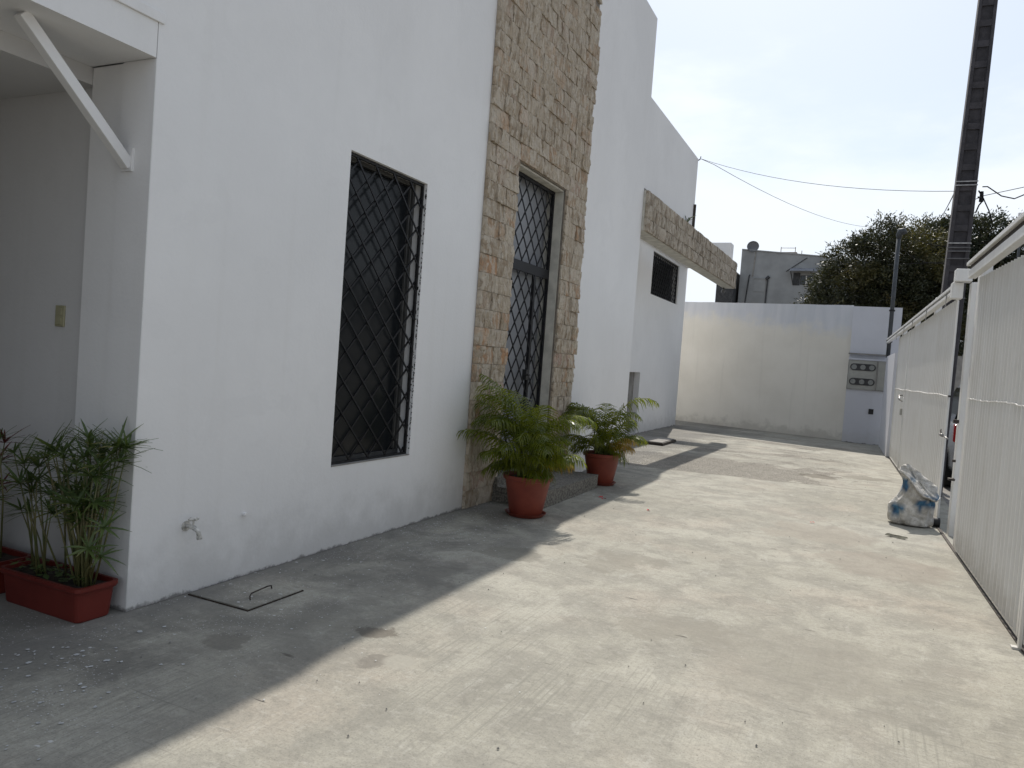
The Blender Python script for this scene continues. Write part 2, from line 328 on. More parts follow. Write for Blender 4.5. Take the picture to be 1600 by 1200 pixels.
# sack: woven plastic, off white with printed blue blocks
M = Mat('woven_sack', .55, spec=.35); X, Z = M.axis(0), M.axis(2)
col = M.mix(M.rng(M.noise(9, 6, .7), .38, .66), (.52, .50, .45), (.82, .80, .76))
m_sack_col = M.mix(M.rng(M.noise(4, 4, .6, co=M.mapped(loc=(3, 1, 2))), .5, .66, 0, .5), col, (.27, .235, .19))
at = M.n('ShaderNodeAttribute', attribute_name='print'); at.attribute_type = 'GEOMETRY'
blue = M.mix(M.rng(M.noise(12, 4), .35, .65), (.03, .085, .17), (.07, .20, .33))
M.col(M.mix(at.outputs['Fac'], m_sack_col, blue))
M.bump(M.math('ADD', M.noise(13, 7, .72, dist=1.4), M.math('MULTIPLY', M.vor(9, 'DISTANCE_TO_EDGE'), 1.6)), 1, .035); m_sack = M.m

# ------------------------------------------------------------------ object helpers
def link(name, me, mats, parent=None, loc=(0, 0, 0), rot=(0, 0, 0), smooth=False):
    if isinstance(me, MB): me = me.mesh(name, smooth)
    if mats and not me.materials:
        for q in (mats if isinstance(mats, (list, tuple)) else [mats]): me.materials.append(q)
    o = bpy.data.objects.new(name, me); C.objects.link(o); o.location = loc; o.rotation_euler = rot
    if parent: o.parent = parent
    return o
def thing(name, label, cat, loc=(0, 0, 0), rz=0, group=None):
    o = bpy.data.objects.new(name, None); C.objects.link(o); o.location = loc; o.rotation_euler = (0, 0, rz)
    o.empty_display_size = .2
    return tag(o, label, cat, group)
def tag(o, label, cat, group=None):
    o['label'] = label; o['category'] = cat
    if group: o['group'] = group
    return o
def struct(o): o['kind'] = 'structure'; return o
def stuff(o): o['kind'] = 'stuff'; return o

class MB:
    def __init__(s): s.v = []; s.f = []; s.mi = []; s.m = 0
    def add(s, vs, fs):
        b = len(s.v); s.v += [tuple(x) for x in vs]; s.f += [tuple(b+i for i in q) for q in fs]; s.mi += [s.m]*len(fs); return s
    def box(s, x0, x1, y0, y1, z0, z1):
        return s.add([(x0, y0, z0), (x1, y0, z0), (x1, y1, z0), (x0, y1, z0), (x0, y0, z1), (x1, y0, z1), (x1, y1, z1), (x0, y1, z1)],
                     [(0, 3, 2, 1), (4, 5, 6, 7), (0, 1, 5, 4), (1, 2, 6, 5), (2, 3, 7, 6), (3, 0, 4, 7)])
    def bar(s, a, b, wd, dp, nrm=(1, 0, 0)):   # flat bar from a to b; wd across, dp along nrm
        a, b, n_ = Vector(a), Vector(b), Vector(nrm); d = (b-a).normalized(); sd = d.cross(n_).normalized()*wd/2; n2 = sd.cross(d).normalized()*dp/2
        P = [a-sd-n2, a+sd-n2, a+sd+n2, a-sd+n2, b-sd-n2, b+sd-n2, b+sd+n2, b-sd+n2]
        return s.add(P, [(0, 1, 2, 3), (7, 6, 5, 4), (0, 4, 5, 1), (1, 5, 6, 2), (2, 6, 7, 3), (3, 7, 4, 0)])
    def tube(s, pts, rad, n=8, cap=True):
        pts = [Vector(p_) for p_ in pts]; k = len(pts)
        if isinstance(rad, (int, float)): rad = [rad]*k
        up = Vector((.13, .29, 1)).normalized(); vs = []; fs = []
        for i, p_ in enumerate(pts):
            d = (pts[min(i+1, k-1)]-pts[max(i-1, 0)]).normalized()
            if abs(d.dot(up)) > .97: up = Vector((1, .2, .1)).normalized()
            a = d.cross(up).normalized(); b = d.cross(a)
            for j in range(n):
                t = 2*math.pi*j/n; vs.append(p_+(a*math.cos(t)+b*math.sin(t))*rad[i])
        for i in range(k-1):
            for j in range(n): fs.append((i*n+j, i*n+(j+1) % n, (i+1)*n+(j+1) % n, (i+1)*n+j))
        if cap: fs.append(tuple(range(n-1, -1, -1))); fs.append(tuple((k-1)*n+j for j in range(n)))
        return s.add(vs, fs)
    def lathe(s, prof, n=28, c=(0, 0, 0)):
        vs = []; fs = []
        for r_, z_ in prof:
            for j in range(n):
                t = 2*math.pi*j/n; vs.append((c[0]+r_*math.cos(t), c[1]+r_*math.sin(t), c[2]+z_))
        for i in range(len(prof)-1):
            for j in range(n): fs.append((i*n+j, i*n+(j+1) % n, (i+1)*n+(j+1) % n, (i+1)*n+j))
        fs.append(tuple(range(n-1, -1, -1))); fs.append(tuple((len(prof)-1)*n+j for j in range(n)))
        return s.add(vs, fs)
    def wallx(s, x0, x1, ys, zs, holes):
        """wall in the YZ plane between x0 and x1, with rectangular holes (y0,y1,z0,z1)"""
        ys = sorted(set(ys) | {h[i] for h in holes for i in (0, 1) if ys[0] <= h[i] <= ys[-1]}); zs = sorted(set(zs) | {h[i] for h in holes for i in (2, 3) if zs[0] <= h[i] <= zs[-1]})
        def full(i, j):
            if not (0 <= i < len(ys)-1 and 0 <= j < len(zs)-1): return False
            cy_, cz = (ys[i]+ys[i+1])/2, (zs[j]+zs[j+1])/2
            return not any(h[0] < cy_ < h[1] and h[2] < cz < h[3] for h in holes)
        for i in range(len(ys)-1):
            for j in range(len(zs)-1):
                if not full(i, j): continue
                a, b, c_, d = ys[i], ys[i+1], zs[j], zs[j+1]
                s.add([(x1, a, c_), (x1, b, c_), (x1, b, d), (x1, a, d)], [(0, 1, 2, 3)])
                s.add([(x0, a, c_), (x0, b, c_), (x0, b, d), (x0, a, d)], [(3, 2, 1, 0)])
                if not full(i-1, j): s.add([(x0, a, c_), (x1, a, c_), (x1, a, d), (x0, a, d)], [(0, 1, 2, 3)])
                if not full(i+1, j): s.add([(x0, b, c_), (x1, b, c_), (x1, b, d), (x0, b, d)], [(3, 2, 1, 0)])
                if not full(i, j-1): s.add([(x0, a, c_), (x1, a, c_), (x1, b, c_), (x0, b, c_)], [(3, 2, 1, 0)])
                if not full(i, j+1): s.add([(x0, a, d), (x1, a, d), (x1, b, d), (x0, b, d)], [(0, 1, 2, 3)])
        return s
    def mesh(s, name, smooth=False, weld=False):
        me = bpy.data.meshes.new(name); me.from_pydata(s.v, [], s.f)
        if any(s.mi): me.polygons.foreach_set('material_index', s.mi)
        if smooth: me.polygons.foreach_set('use_smooth', [True]*len(me.polygons))
        me.update(); return me
def bevel(o, wd=.006, seg=2):
    b = o.modifiers.new('bevel', 'BEVEL'); b.width = wd; b.segments = seg; b.limit_method = 'ANGLE'; return o
def copy(o, name, parent, loc, scale=(1, 1, 1)):
    c = o.copy(); c.name = name; C.objects.link(c); c.parent = parent; c.location = loc; c.scale = scale; return c

# ------------------------------------------------------------------ ground
g = MB()
for (x0, x1, y0, y1) in [(-400, 400, -400, 400)]: g.add([(x0, y0, -.012), (x1, y0, -.012), (x1, y1, -.012), (x0, y1, -.012)], [(0, 1, 2, 3)])
struct(link('ground', g, m_dirt))
g = MB(); nx, ny = 40, 120
x0, x1, y0, y1 = -8.2, 1.05, -3.5, 22.6
vs = []; fs = []
for j in range(ny+1):
    for i in range(nx+1):
        px_, py_ = x0+(x1-x0)*i/nx, y0+(y1-y0)*j/ny
        hz = .003*(noise.noise(Vector((px_*.9, py_*.9, 3)))) if -3.3 < px_ < .5 else 0
        vs.append((px_, py_, hz-.002))
for j in range(ny):
    for i in range(nx): a = j*(nx+1)+i; fs.append((a, a+1, a+nx+2, a+nx+1))
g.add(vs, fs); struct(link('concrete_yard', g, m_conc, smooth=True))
g = MB().add([(1.05, -60, -.006), (3.0, -60, -.006), (3.0, 120, -.006), (1.05, 120, -.006)], [(0, 1, 2, 3)]); struct(link('pavement', g, m_cement))
g = MB().box(2.9, 3.05, -60, 120, -.1, .005); struct(link('kerb', g, m_cement))
g = MB().add([(3.05, -60, -.008), (10, -60, -.008), (10, 120, -.008), (3.05, 120, -.008)], [(0, 1, 2, 3)]); struct(link('road', g, m_asph))

# ------------------------------------------------------------------ main white building
FX = -3.46
H = thing('white_building', 'tall white rendered building with a stone clad strip round its barred door, on the left', 'building', (FX, 2.76, 0))
def hp(name, mb, mat, **k):   # part of the house, modelled in world coordinates
    o = link(name, mb, mat, H, smooth=k.get('smooth', False)); o.location = (-FX, -2.76, 0); return o
fac = MB().wallx(FX-.25, FX, [-3.2, 2.76, 11.73], [0, 3.14, 6.97], [(-3.2, 2.76, 0, 3.14), (4.39, 5.42, .61, 2.89), (7.08, 8.43, 0, 3.53)])
hp('facade_wall', fac, m_white)
hp('upper_wall', MB().box(FX-.25, FX-.001, 11.73, 15.37, 4.33, 5.75), m_white_plain)
RX = -4.60
hp('set_back_wall', MB().wallx(RX-.2, RX, [11.5, 20.22], [0, 4.2], [(16.75, 19.32, 3.15, 4.12), (15.5, 16.42, .02, 1.37)]), m_white)
hp('service_niche', MB().box(RX-.19, RX-.13, 15.5, 16.42, .02, 1.37), m_cement)
hp('slab_edge', MB().box(RX-.19, RX+.07, 11.73, 20.2, 4.2, 4.30), m_white_plain)
hp('facade_end_wall', MB().box(-4.8, FX-.252, 11.48, 11.728, 0, 6.96), m_white)
hp('overhang_soffit', MB().box(-4.7, FX-.252, 11.73, 15.36, 4.302, 4.45), m_white_plain)
hp('roof_slab', MB().box(-9.2, FX-.252, -3.2, 11.478, 5.5, 5.7), m_cement)
hp('rear_wall', MB().box(-9.4, -9.2, -3.2, 20.2, 0, 6.9), m_white_plain)
hp('far_end_wall', MB().box(-9.2, RX-.201, 20.0, 20.2, 0, 4.19), m_white_plain)
hp('low_roof_slab', MB().box(-9.2, RX-.201, 11.73, 20.0, 4.05, 4.19), m_cement)
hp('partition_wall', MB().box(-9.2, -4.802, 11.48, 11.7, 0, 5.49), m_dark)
# entrance recess beside the planter: pier, side wall, ceiling
hp('corner_pier', MB().box(-3.955, FX-.252, 2.762, 3.0, 0, 2.905), m_white)
hp('corner_pier', MB().box(FX-.251, FX-.001, 2.757, 2.7595, 0, 2.905), m_white)
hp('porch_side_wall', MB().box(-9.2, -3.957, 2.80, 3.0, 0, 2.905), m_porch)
can = MB().box(-9.2, FX-.001, -3.2, 2.756, 2.91, 3.135); hp('porch_ceiling', can, m_white_plain)
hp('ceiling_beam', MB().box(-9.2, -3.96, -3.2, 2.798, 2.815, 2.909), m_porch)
hp('bounce_blocking_wall', MB().box(-8.999, FX-.252, -.4, -.2, 0, 2.81), m_porch)  # unseen wall, added to block ground bounce and darken the porch
bevel(hp('ceiling_trim', MB().box(FX+.001, FX+.012, -3.2, 2.79, 3.09, 3.145), m_white_plain), .004)
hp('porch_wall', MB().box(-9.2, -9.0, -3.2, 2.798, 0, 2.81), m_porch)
br = MB(); br.bar((-3.63, 2.755, 2.36), (-3.63, 2.17, 2.905), .055, .055, (1, 0, 0)); bevel(hp('diagonal_brace', br, m_white_plain), .003)
pl = MB().box(-3.67, -3.59, 2.745, 2.757, 2.33, 2.45); hp('brace_plate', pl, m_white_plain)

# lattice grilles --------------------------------------------------------------
def lattice(parent, X, y0, y1, z0, z1, dy, dz, mat, off=(0, 0, 0), wd=.016, join=False, ph=0):
    k = dz/dy; segs = []
    for sgn in (1, -1):
        lo = -int((z1-z0)/dz)-3; hi = int((y1-y0)/dy)+int((z1-z0)/dz)+4
        for i in range(lo, hi):
            yb = y0+(i+ph)*dy
            # z = z0 + sgn*k*(y-yb) ; clip
            pts = []
            base = z0 if sgn > 0 else z0
            ya, yb2 = y0, y1
            fz = (lambda y: z0+k*(y-yb)) if sgn > 0 else (lambda y: z0-k*(y-yb))
            ya_c = []
            for zt in (z0, z1):
                ya_c.append(yb+(zt-z0)/k*(1 if sgn > 0 else -1))
            a = max(y0, min(ya_c)); b = min(y1, max(ya_c))
            if b-a < .03: continue
            xo = X+(-.006 if sgn > 0 else .006)
            segs.append(((xo, a, fz(a)), (xo, b, fz(b))))
    if join:
        mb = MB()
        for a, b in segs: mb.bar(a, b, wd, .008)
        o = link('grille', mb, mat, parent); o.location = off; return
    for a, b in segs:
        va, vb = Vector(a), Vector(b); c_ = (va+vb)/2
        o = link('bar', MB().bar(va-c_, vb-c_, wd, .009), mat, parent); o.location = c_+Vector(off)
def frame(mb, X, y0, y1, z0, z1, t, d):
    mb.box(X-d/2, X+d/2, y0, y0+t, z0, z1); mb.box(X-d/2, X+d/2, y1-t, y1, z0, z1)
    mb.box(X-d/2, X+d/2, y0+t, y1-t, z0, z0+t); mb.box(X-d/2, X+d/2, y0+t, y1-t, z1-t, z1); return mb
OFF = Vector((-FX, -2.76, 0))
# tall window
fw = hp('window', frame(MB(), -3.50, 4.392, 5.418, .612, 2.888, .022, .022), m_blackold)
lattice(fw, -3.50, 4.414, 5.396, .634, 2.866, .235, .232, m_black, wd=.014)
link('pane', MB().box(-3.602, -3.596, 4.42, 5.37, .65, 2.85), m_glass, fw)
link('sash', frame(MB(), -3.59, 4.393, 5.417, .619, 2.887, .030, .03).box(-3.600, -3.58, 5.345, 5.365, .66, 2.84), m_oldalu, fw)
link('sill', MB().box(-3.70, FX+.004, 4.392, 5.418, .6112, .618), m_cement, fw)
ch_ = MB(); rs = random.Random(12)
for i in range(150):
    zq = rs.uniform(.65, 2.85); s_ = rs.uniform(.003, .011); yq = 5.4215; xq = FX-rs.uniform(.0, .012) if rs.random() < .6 else FX-rs.uniform(0, .03)
    ch_.box(xq-s_*.6, xq+.0012, 5.4165, 5.4195, zq, zq+s_*rs.uniform(.8, 2.5))
stuff(link('paint_chips', ch_, m_blackold, fw))
hp('dark_room_sheet', MB().box(-3.72, -3.711, 4.2, 5.6, .4, 3.1), m_dark)  # near-black sheet standing in for the unlit room behind the pane
# small high window in the set back wall
sw = hp('window', frame(MB(), RX-.05, 16.752, 19.318, 3.152, 4.118, .03, .03), m_black)
sw['label'] = 'small high window with a dense black lattice'
lattice(sw, RX-.05, 16.78, 19.29, 3.18, 4.09, .17, .19, m_black, wd=.02, join=True)
link('pane', MB().box(RX-.16, RX-.15, 16.78, 19.29, 3.18, 4.09), m_glass, sw)
# door in the stone strip
fd = hp('door', frame(MB(), -3.585, 7.10, 8.41, .26, 3.50, .035, .035).box(-3.60, -3.57, 7.14, 8.375, 2.46, 2.57), m_black)
lattice(fd, -3.58, 7.135, 8.375, .30, 2.46, .215, .262, m_black, wd=.016)
lattice(fd, -3.58, 7.135, 8.375, 2.57, 3.465, .215, .262, m_black, wd=.016, ph=.3)
link('stile', MB().box(-3.60, -3.565, 7.98, 8.03, .30, 2.46), m_black, fd)
link('lock', MB().box(-3.60, -3.55, 7.91, 7.99, 1.25, 1.37).tube([(-3.55, 7.90, 1.31), (-3.50, 7.90, 1.31), (-3.495, 7.84, 1.31)], .01), m_blackp, fd)
link('door_panel', MB().box(-3.70, -3.68, 7.085, 8.425, .2, 3.52).box(-3.679, -3.672, 7.12, 7.16, .22, 3.5), m_doorpane, fd)
hp('door_jamb', MB().box(-3.66, -3.462, 8.408, 8.429, .02, 3.50).box(-3.66, -3.462, 7.084, 8.428, 3.502, 3.528).box(-3.66, -3.462, 7.083, 7.10, .02, 3.50), m_jamb)
# stone cladding ---------------------------------------------------------------
def stone_mesh(seed, ny=9, nz=7, amp=.011):
    rs = random.Random(seed); vs = []; fs = []; o_ = Vector((rs.random()*50, rs.random()*50, rs.random()*50))
    lean = rs.uniform(-.008, .008); lz = rs.uniform(-.006, .006)
    for j in range(nz+1):
        for i in range(ny+1):
            u, v = i/ny, j/nz; e = min(u, 1-u, v, 1-v)
            d = ((.5-abs(noise.noise(o_+Vector((u*2.6+v*.9, v*1.2, 0))))*2)*.8+noise.noise(o_+Vector((u*9, v*3.5, 5)))*.8)*amp
            d += lean*(u-.5)*2+lz*(v-.5)*2
            edge = 0 if e > .02 else -.003+rs.uniform(-.003, .002)
            vs.append((.040+max(-.02, d)+edge, u+(rs.uniform(-.03, .03) if 0 < i < ny else 0), v+(rs.uniform(-.03, .03) if 0 < j < nz else 0)))
    for j in range(nz):
        for i in range(ny): a = j*(ny+1)+i; fs.append((a, a+1, a+ny+2, a+ny+1))
    b = len(vs); vs += [(0, 0, 0), (0, 1, 0), (0, 1, 1), (0, 0, 1)]
    L = ny+1
    fs += [tuple([b, b+1]+[i for i in range(ny, -1, -1)]), tuple([b+2, b+3]+[nz*L+i for i in range(0, ny+1)]),
           tuple([b+1, b+2]+[j*L+ny for j in range(nz, -1, -1)]), tuple([b+3, b]+[j*L for j in range(0, nz+1)])]
    me = bpy.data.meshes.new('stone'); me.from_pydata(vs, [], fs); me.update(); return me
stones = [stone_mesh(s) for s in range(14)]
stones_g = [m_.copy() for m_ in stones]
for m_ in stones: m_.materials.append(m_stone)
for m_ in stones_g: m_.materials.append(m_stone_grey)
ch = 3.532/20; sy0, sy1 = 6.41, 9.10
hp('cladding_bed', MB().wallx(FX+.001, FX+.018, [sy0+.01, sy1-.01], [0, 6.96], [(7.10, 8.42, 0, 3.52)]), m_mortar)
top_rows = []
row = 0
while row*ch < 6.9:
    z0_, z1_ = row*ch, min((row+1)*ch, 6.965)
    spans = [(sy0, 7.085), (8.43, sy1)] if row < 20 else [(sy0, sy1)]
    if 0: spans = [(sy0, 7.085), (8.43, sy1)]
    for a, b in spans:
        y = a
        while y < b-.02:
            wdt = rnd.choice([.13, .16, .2, .24, .28, .32, .36, .22]) if b-a > 1 else rnd.choice([.14, .2, .25, .3, .38])
            if b-(y+wdt) < .13: wdt = b-y
            me_ = rnd.choice(stones)
            hh = z1_-z0_
            if z0_ > 5.95: top_rows.append((me_, y, wdt, z0_, hh))
            else:
                o = bpy.data.objects.new('stone', me_); C.objects.link(o); o.parent = H
                o.location = (0.002+rnd.uniform(-.001, .004), y+.003-2.76, z0_+.002); o.scale = (rnd.uniform(.85, 1.15), wdt-.004, hh-.0035)
            if b == sy1 and y+wdt >= b-.001: o.scale = (rnd.uniform(.9, 1.45), wdt-.004+rnd.uniform(-.02, .03), hh-.004)
            y += wdt
    row += 1
tm = MB()
for me_, y, wdt, z0_, hh in top_rows:
    tm.add([(FX+.002+v.co.x, y+.003+v.co.y*(wdt-.007), z0_+.002+v.co.z*(hh-.006)) for v in me_.vertices], [tuple(p_.vertices) for p_ in me_.polygons])
stuff(hp('upper_stone_courses', tm, m_stone))
0 and hp('lintel', MB().box(FX-.12, FX+.014, 7.085, 8.43, 3.5305, 3.60), m_jamb)
# stone faced beam carrying out beyond the upper wall
b0, b1 = Vector((-3.425, 11.735, 0)), Vector((-3.300, 19.87, 0)); bl = (b1-b0).length; ba = -math.atan2(b1.x-b0.x, b1.y-b0.y)
beam = link('stone_beam', MB().box(-.26, 0, 0, bl, 3.655, 4.29), m_jamb, H); beam.location = (b0.x-FX, b0.y-2.76, 0); beam.rotation_euler = (0, 0, ba)
y = 0
for r_ in range(3):
    y = -.001
    while y < bl-.02:
        wdt = rnd.choice([.28, .36, .44, .52, .4])
        if bl-(y+wdt) < .2: wdt = bl-y
        o = bpy.data.objects.new('stone', rnd.choice(stones_g)); C.objects.link(o); o.parent = beam
        o.location = (.002, y+.004, 3.658+r_*.212); o.scale = (1.1, wdt-.009, .205); y += wdt
o = hp('cross_beam', MB().box(-5.2, -3.40, 19.55, 19.93, 4.295, 4.78), m_white_plain); bevel(o, .02)
hp('hook', MB().tube([(FX, 15.36, 5.72), (FX+.03, 15.38, 5.74), (FX+.04, 15.40, 5.80)], .012), m_blackold)
hp('conduit', MB().tube([(FX+.02, 15.30, 4.36), (FX+.02, 15.30, 4.82)], .03), m_rust)

# things fixed to / beside the building
t = MB(); tp = Vector((FX, 3.12, .40))
t.lathe([(.001, 0), (.03, 0), (.03, .006), (.001, .006)], 14)
wt = thing('wall_tap', 'small paint-spattered water tap low on the white facade above the concrete', 'tap', tp)
me_ = MB().tube([(0, 0, 0), (.006, 0, 0)], .03, 14); link('flange', me_, m_tap, wt, smooth=False)
link('tap_body', MB().tube([(0, 0, 0), (.03, 0, .002), (.055, .005, .0), (.085, .012, -.02), (.095, .014, -.05)], [.011, .012, .015, .012, .012], 10), m_tap, wt, smooth=True)
link('spout_tip', MB().tube([(.094, .014, -.045), (.097, .015, -.065)], .016, 10), m_tap, wt)
link('tap_handle', MB().tube([(.055, .004, .01), (.055, .004, .042)], .006, 8).tube([(.055, -.03, .046), (.055, .036, .046)], [.009, .009], 8).tube([(.03, .003, .046), (.08, .003, .046)], [.007, .007], 8), m_tap, wt)
cs = thing('pipe_stub', 'small capped pipe stub painted over, right of the tap on the facade', 'pipe stub', (FX, 3.56, .40))
link('cap', MB().tube([(0, 0, 0), (.02, 0, 0), (.025, 0, 0)], [.014, .014, .008], 10), m_white_plain, cs)
ls = thing('light_switch', 'aged ivory double light switch on the shaded porch wall at the left', 'switch', (-4.175, 2.80, 1.545))
bevel(link('cover_plate', MB().box(-.038, .038, -.012, 0, -.06, .06), m_switch, ls), .003)
for zq in (-.03, .026):
    link('rocker', MB().box(-.022, .022, -.018, -.0122, zq-.018, zq+.018), m_switch, ls)
sp = thing('door_step', 'rough speckled cement doorstep behind the potted palm at the stone strip', 'step', (-3.4, 7.0, 0))
def rough_block(x0, x1, y0, y1, z0, z1, n=10, a=.006):
    bm = bmesh.new(); bmesh.ops.create_cube(bm, size=1)
    bmesh.ops.subdivide_edges(bm, edges=bm.edges[:], cuts=n, use_grid_fill=True)
    for v in bm.verts:
        v.co = Vector(((v.co.x+.5)*(x1-x0)+x0, (v.co.y+.5)*(y1-y0)+y0, (v.co.z+.5)*(z1-z0)+z0))
        if v.co.z > z0+.01: v.co += noise.noise_vector(v.co*9)*a+noise.noise_vector(v.co*3)*a
    me = bpy.data.meshes.new('rough_block'); bm.to_mesh(me); bm.free(); return me
link('step_block', rough_block(.025, .54, 0, 1.72, -.01, .16), m_step, sp)
link('threshold', rough_block(-.26, .024, .0, 1.42, -.01, .25, 8, .003), m_step, sp)
link('foot_stone', rough_block(-.02, .10, 1.44, 2.08, .0, .22, 8, .01), m_step, sp)

# manhole cover
mh = thing('manhole_cover', 'square concrete inspection cover with a bent iron handle set against the facade foot', 'manhole cover', (-3.205, 3.36, 0))
link('surround_gap', MB().box(-.230, .229, -.219, .236, -.01, .0045), m_soil, mh)
bevel(link('cover_slab', MB().box(-.226, .222, -.212, .228, -.01, .011), m_conc, mh), .004)
link('handle', MB().tube([(.13, -.10, .005), (.125, -.10, .032), (.11, -.075, .040), (.085, .08, .038), (.075, .125, .03), (.075, .13, .005)], .0042, 8), m_rust, mh, smooth=True)
lid = thing('drain_box', 'low raised cement drain box with a dark rim behind the second palm', 'drain', (-4.05, 14.85, 0))
link('rim', MB().box(-.5, .55, -.35, .75, -.01, .05), m_rust, lid); link('lid', rough_block(-.47, .52, -.32, .72, .04, .062, 4, .002), m_cement, lid)

# ------------------------------------------------------------------ end wall with meters
ew = thing('end_wall', 'cream and white boundary wall closing the far end of the yard, with a meter pier', 'wall', (-.5, 20.98, 0))
def wpt(xx): return 20.98-(xx+.5)*.283
e = MB(); xa, xb = -9.5, -.50
n = 24; vs = []; fs = []
for i in range(n+1):
    xx = xa+(xb-xa)*i/n; yy = wpt(xx); zt = 3.44+.012*noise.noise(Vector((xx*2, 0, 0)))+(xx+.5)*-.012
    vs += [(xx+.5, yy-20.98, 0), (xx+.5, yy-20.98, zt), (xx+.5, yy-20.98+.2, zt), (xx+.5, yy-20.98+.2, 0)]
for i in range(n):
    a = i*4; fs += [(a, a+4, a+5, a+1), (a+1, a+5, a+6, a+2), (a+2, a+6, a+7, a+3)]
fs += [(n*4, n*4+3, n*4+2, n*4+1), (0, 1, 2, 3)]
link('wall_face', e.add(vs, fs), m_cream, ew)
pr = MB().box(0, 1.10, -.36, -.02, 0, 1.325).box(0, .99, -.26, -.02, 1.325, 2.06).box(-.001, 1.10, -.361, .20, 2.06, 2.10).box(.001, 1.10, -.08, .2, 2.10, 3.41)
link('meter_pier', pr, m_blue_white, ew)
link('ledge', MB().box(-.02, .86, -.20, -.0805, 2.20, 2.235), m_cement, ew)
mc = thing('electricity_meter_cabinet', 'grey steel meter cabinet with six round dials, recessed in the end wall pier', 'meter cabinet', (-.5, 20.60, 1.325))
link('cabinet_body', MB().box(.012, .95, .0, .10, .008, .725), m_meter, mc)
link('cabinet_frame', MB().box(.0, .012, -.012, .1, 0, .735).box(.955, .967, -.012, .1, 0, .735).box(.012, .955, -.012, .0, 0, .012).box(.012, .955, -.012, .0, .723, .735).box(.64, .668, -.014, .0, .012, .723), m_cement, mc)
bevel(link('cabinet_door', MB().box(.676, .948, -.012, -.001, .02, .716), m_meter, mc), .003)
link('knob', MB().tube([(.70, -.012, .36), (.70, -.03, .36)], .014, 10), m_steel, mc)
for zc in (.20, .56):
    wv = []; cx0, cx1, rr_ = .13, .54, .085
    ring = [(cx1+rr_*math.cos(a), zc+rr_*math.sin(a)) for a in [(-90+180*i/10)*math.pi/180 for i in range(11)]] + [(cx0+rr_*math.cos(a), zc+rr_*math.sin(a)) for a in [(90+180*i/10)*math.pi/180 for i in range(11)]]
    k = len(ring); cen = ((cx0+cx1)/2, zc)
    inn = []
    for a, b in ring:
        cxx = min(max(a, cx0), cx1); inn.append((cxx+(a-cxx)*.72, zc+(b-zc)*.72))
    vs = [(a, -.014, b) for a, b in ring]+[(a, -.014, b) for a, b in inn]+[(a, 0, b) for a, b in ring]
    fs = [(i, (i+1) % k, k+(i+1) % k, k+i) for i in range(k)]+[(i, 2*k+i, 2*k+(i+1) % k, (i+1) % k) for i in range(k)]
    wo_ = link('meter_window', MB().add(vs, fs).add([(a, -.004, b) for a, b in inn], [tuple(range(k))]), m_meterw, mc)
    for xq in (.135, .335, .535):
        link('dial', MB().tube([(xq, -.003, zc), (xq, -.011, zc)], .062, 18), m_meterg, wo_)
ob = thing('outlet_box', 'small open black outlet box low on the meter pier', 'outlet box', (.10, 20.618, .81))
link('box_rim', MB().box(-.055, .055, -.01, .0, -.065, .065), m_blackp, ob)
mast = thing('service_mast', 'thin grey conduit mast with a curved weatherhead at the end wall corner', 'mast', (.36, 20.35, 2.165))
link('mast_pipe', MB().tube([(0, 0, -.02), (0, 0, 2.9)], .047, 12), m_pipe, mast, smooth=True)
link('weatherhead', MB().tube([(0, 0, 2.84), (0, 0, 2.95), (.03, -.02, 3.02), (.09, -.03, 3.03), (.13, -.04, 2.96)], [.055, .07, .08, .07, .055], 12), m_pipe, mast, smooth=True)
link('clamp', MB().tube([(0, 0, .35), (0, 0, .40)], .066, 12).tube([(0, 0, 1.1), (0, 0, 1.14)], .066, 12), m_blackold, mast)

# ------------------------------------------------------------------ gate (local frame: y along the gate, x outwards)
GR = .0369472; GO = (.84, 7.93, 0)
def gthing(name, label, cat, group=None): return thing(name, label, cat, GO, GR, group)
def corrugated(y0, y1, z0, z1, pitch=.115, d=.016, x=0, edge=.04, rise=0):
    mb = MB(); pr_ = []; y = y0+edge; mb.box(x-.002, x+.012, y0, y0+edge, z0, z1); mb.box(x-.002, x+.012, y1-edge, y1, z0, z1+max(0, rise*(y1+1.6)))
    while y < y1-edge-.001:
        for a, b in ((0, 0), (.38, 0), (.46, 1), (.54, 1), (.62, 0), (.74, 0), (.79, .55), (.84, 0)):
            yy = y+a*pitch
            if yy < y1-edge: pr_.append((yy, x+.012-b*d))
        y += pitch
    pr_.append((y1-edge, x+.012)); vs = []; fs = []
    for yy, xx in pr_: vs += [(xx, yy, z0), (xx, yy, z1+max(0, rise*(yy+1.6)))]
    for i in range(len(pr_)-1): fs.append((2*i, 2*i+1, 2*i+3, 2*i+2))
    mb.add(vs, fs); return mb
def wavy_bead(y0, y1, z, x):
    pts = []; k = int((y1-y0)/.05)
    for i in range(k+1): yy = y0+(y1-y0)*i/k; pts.append((x+rnd.uniform(-.001, .001), yy, z+.005*math.sin(yy*3.1)+rnd.uniform(-.004, .004)))
    return MB().tube(pts, .005, 5)
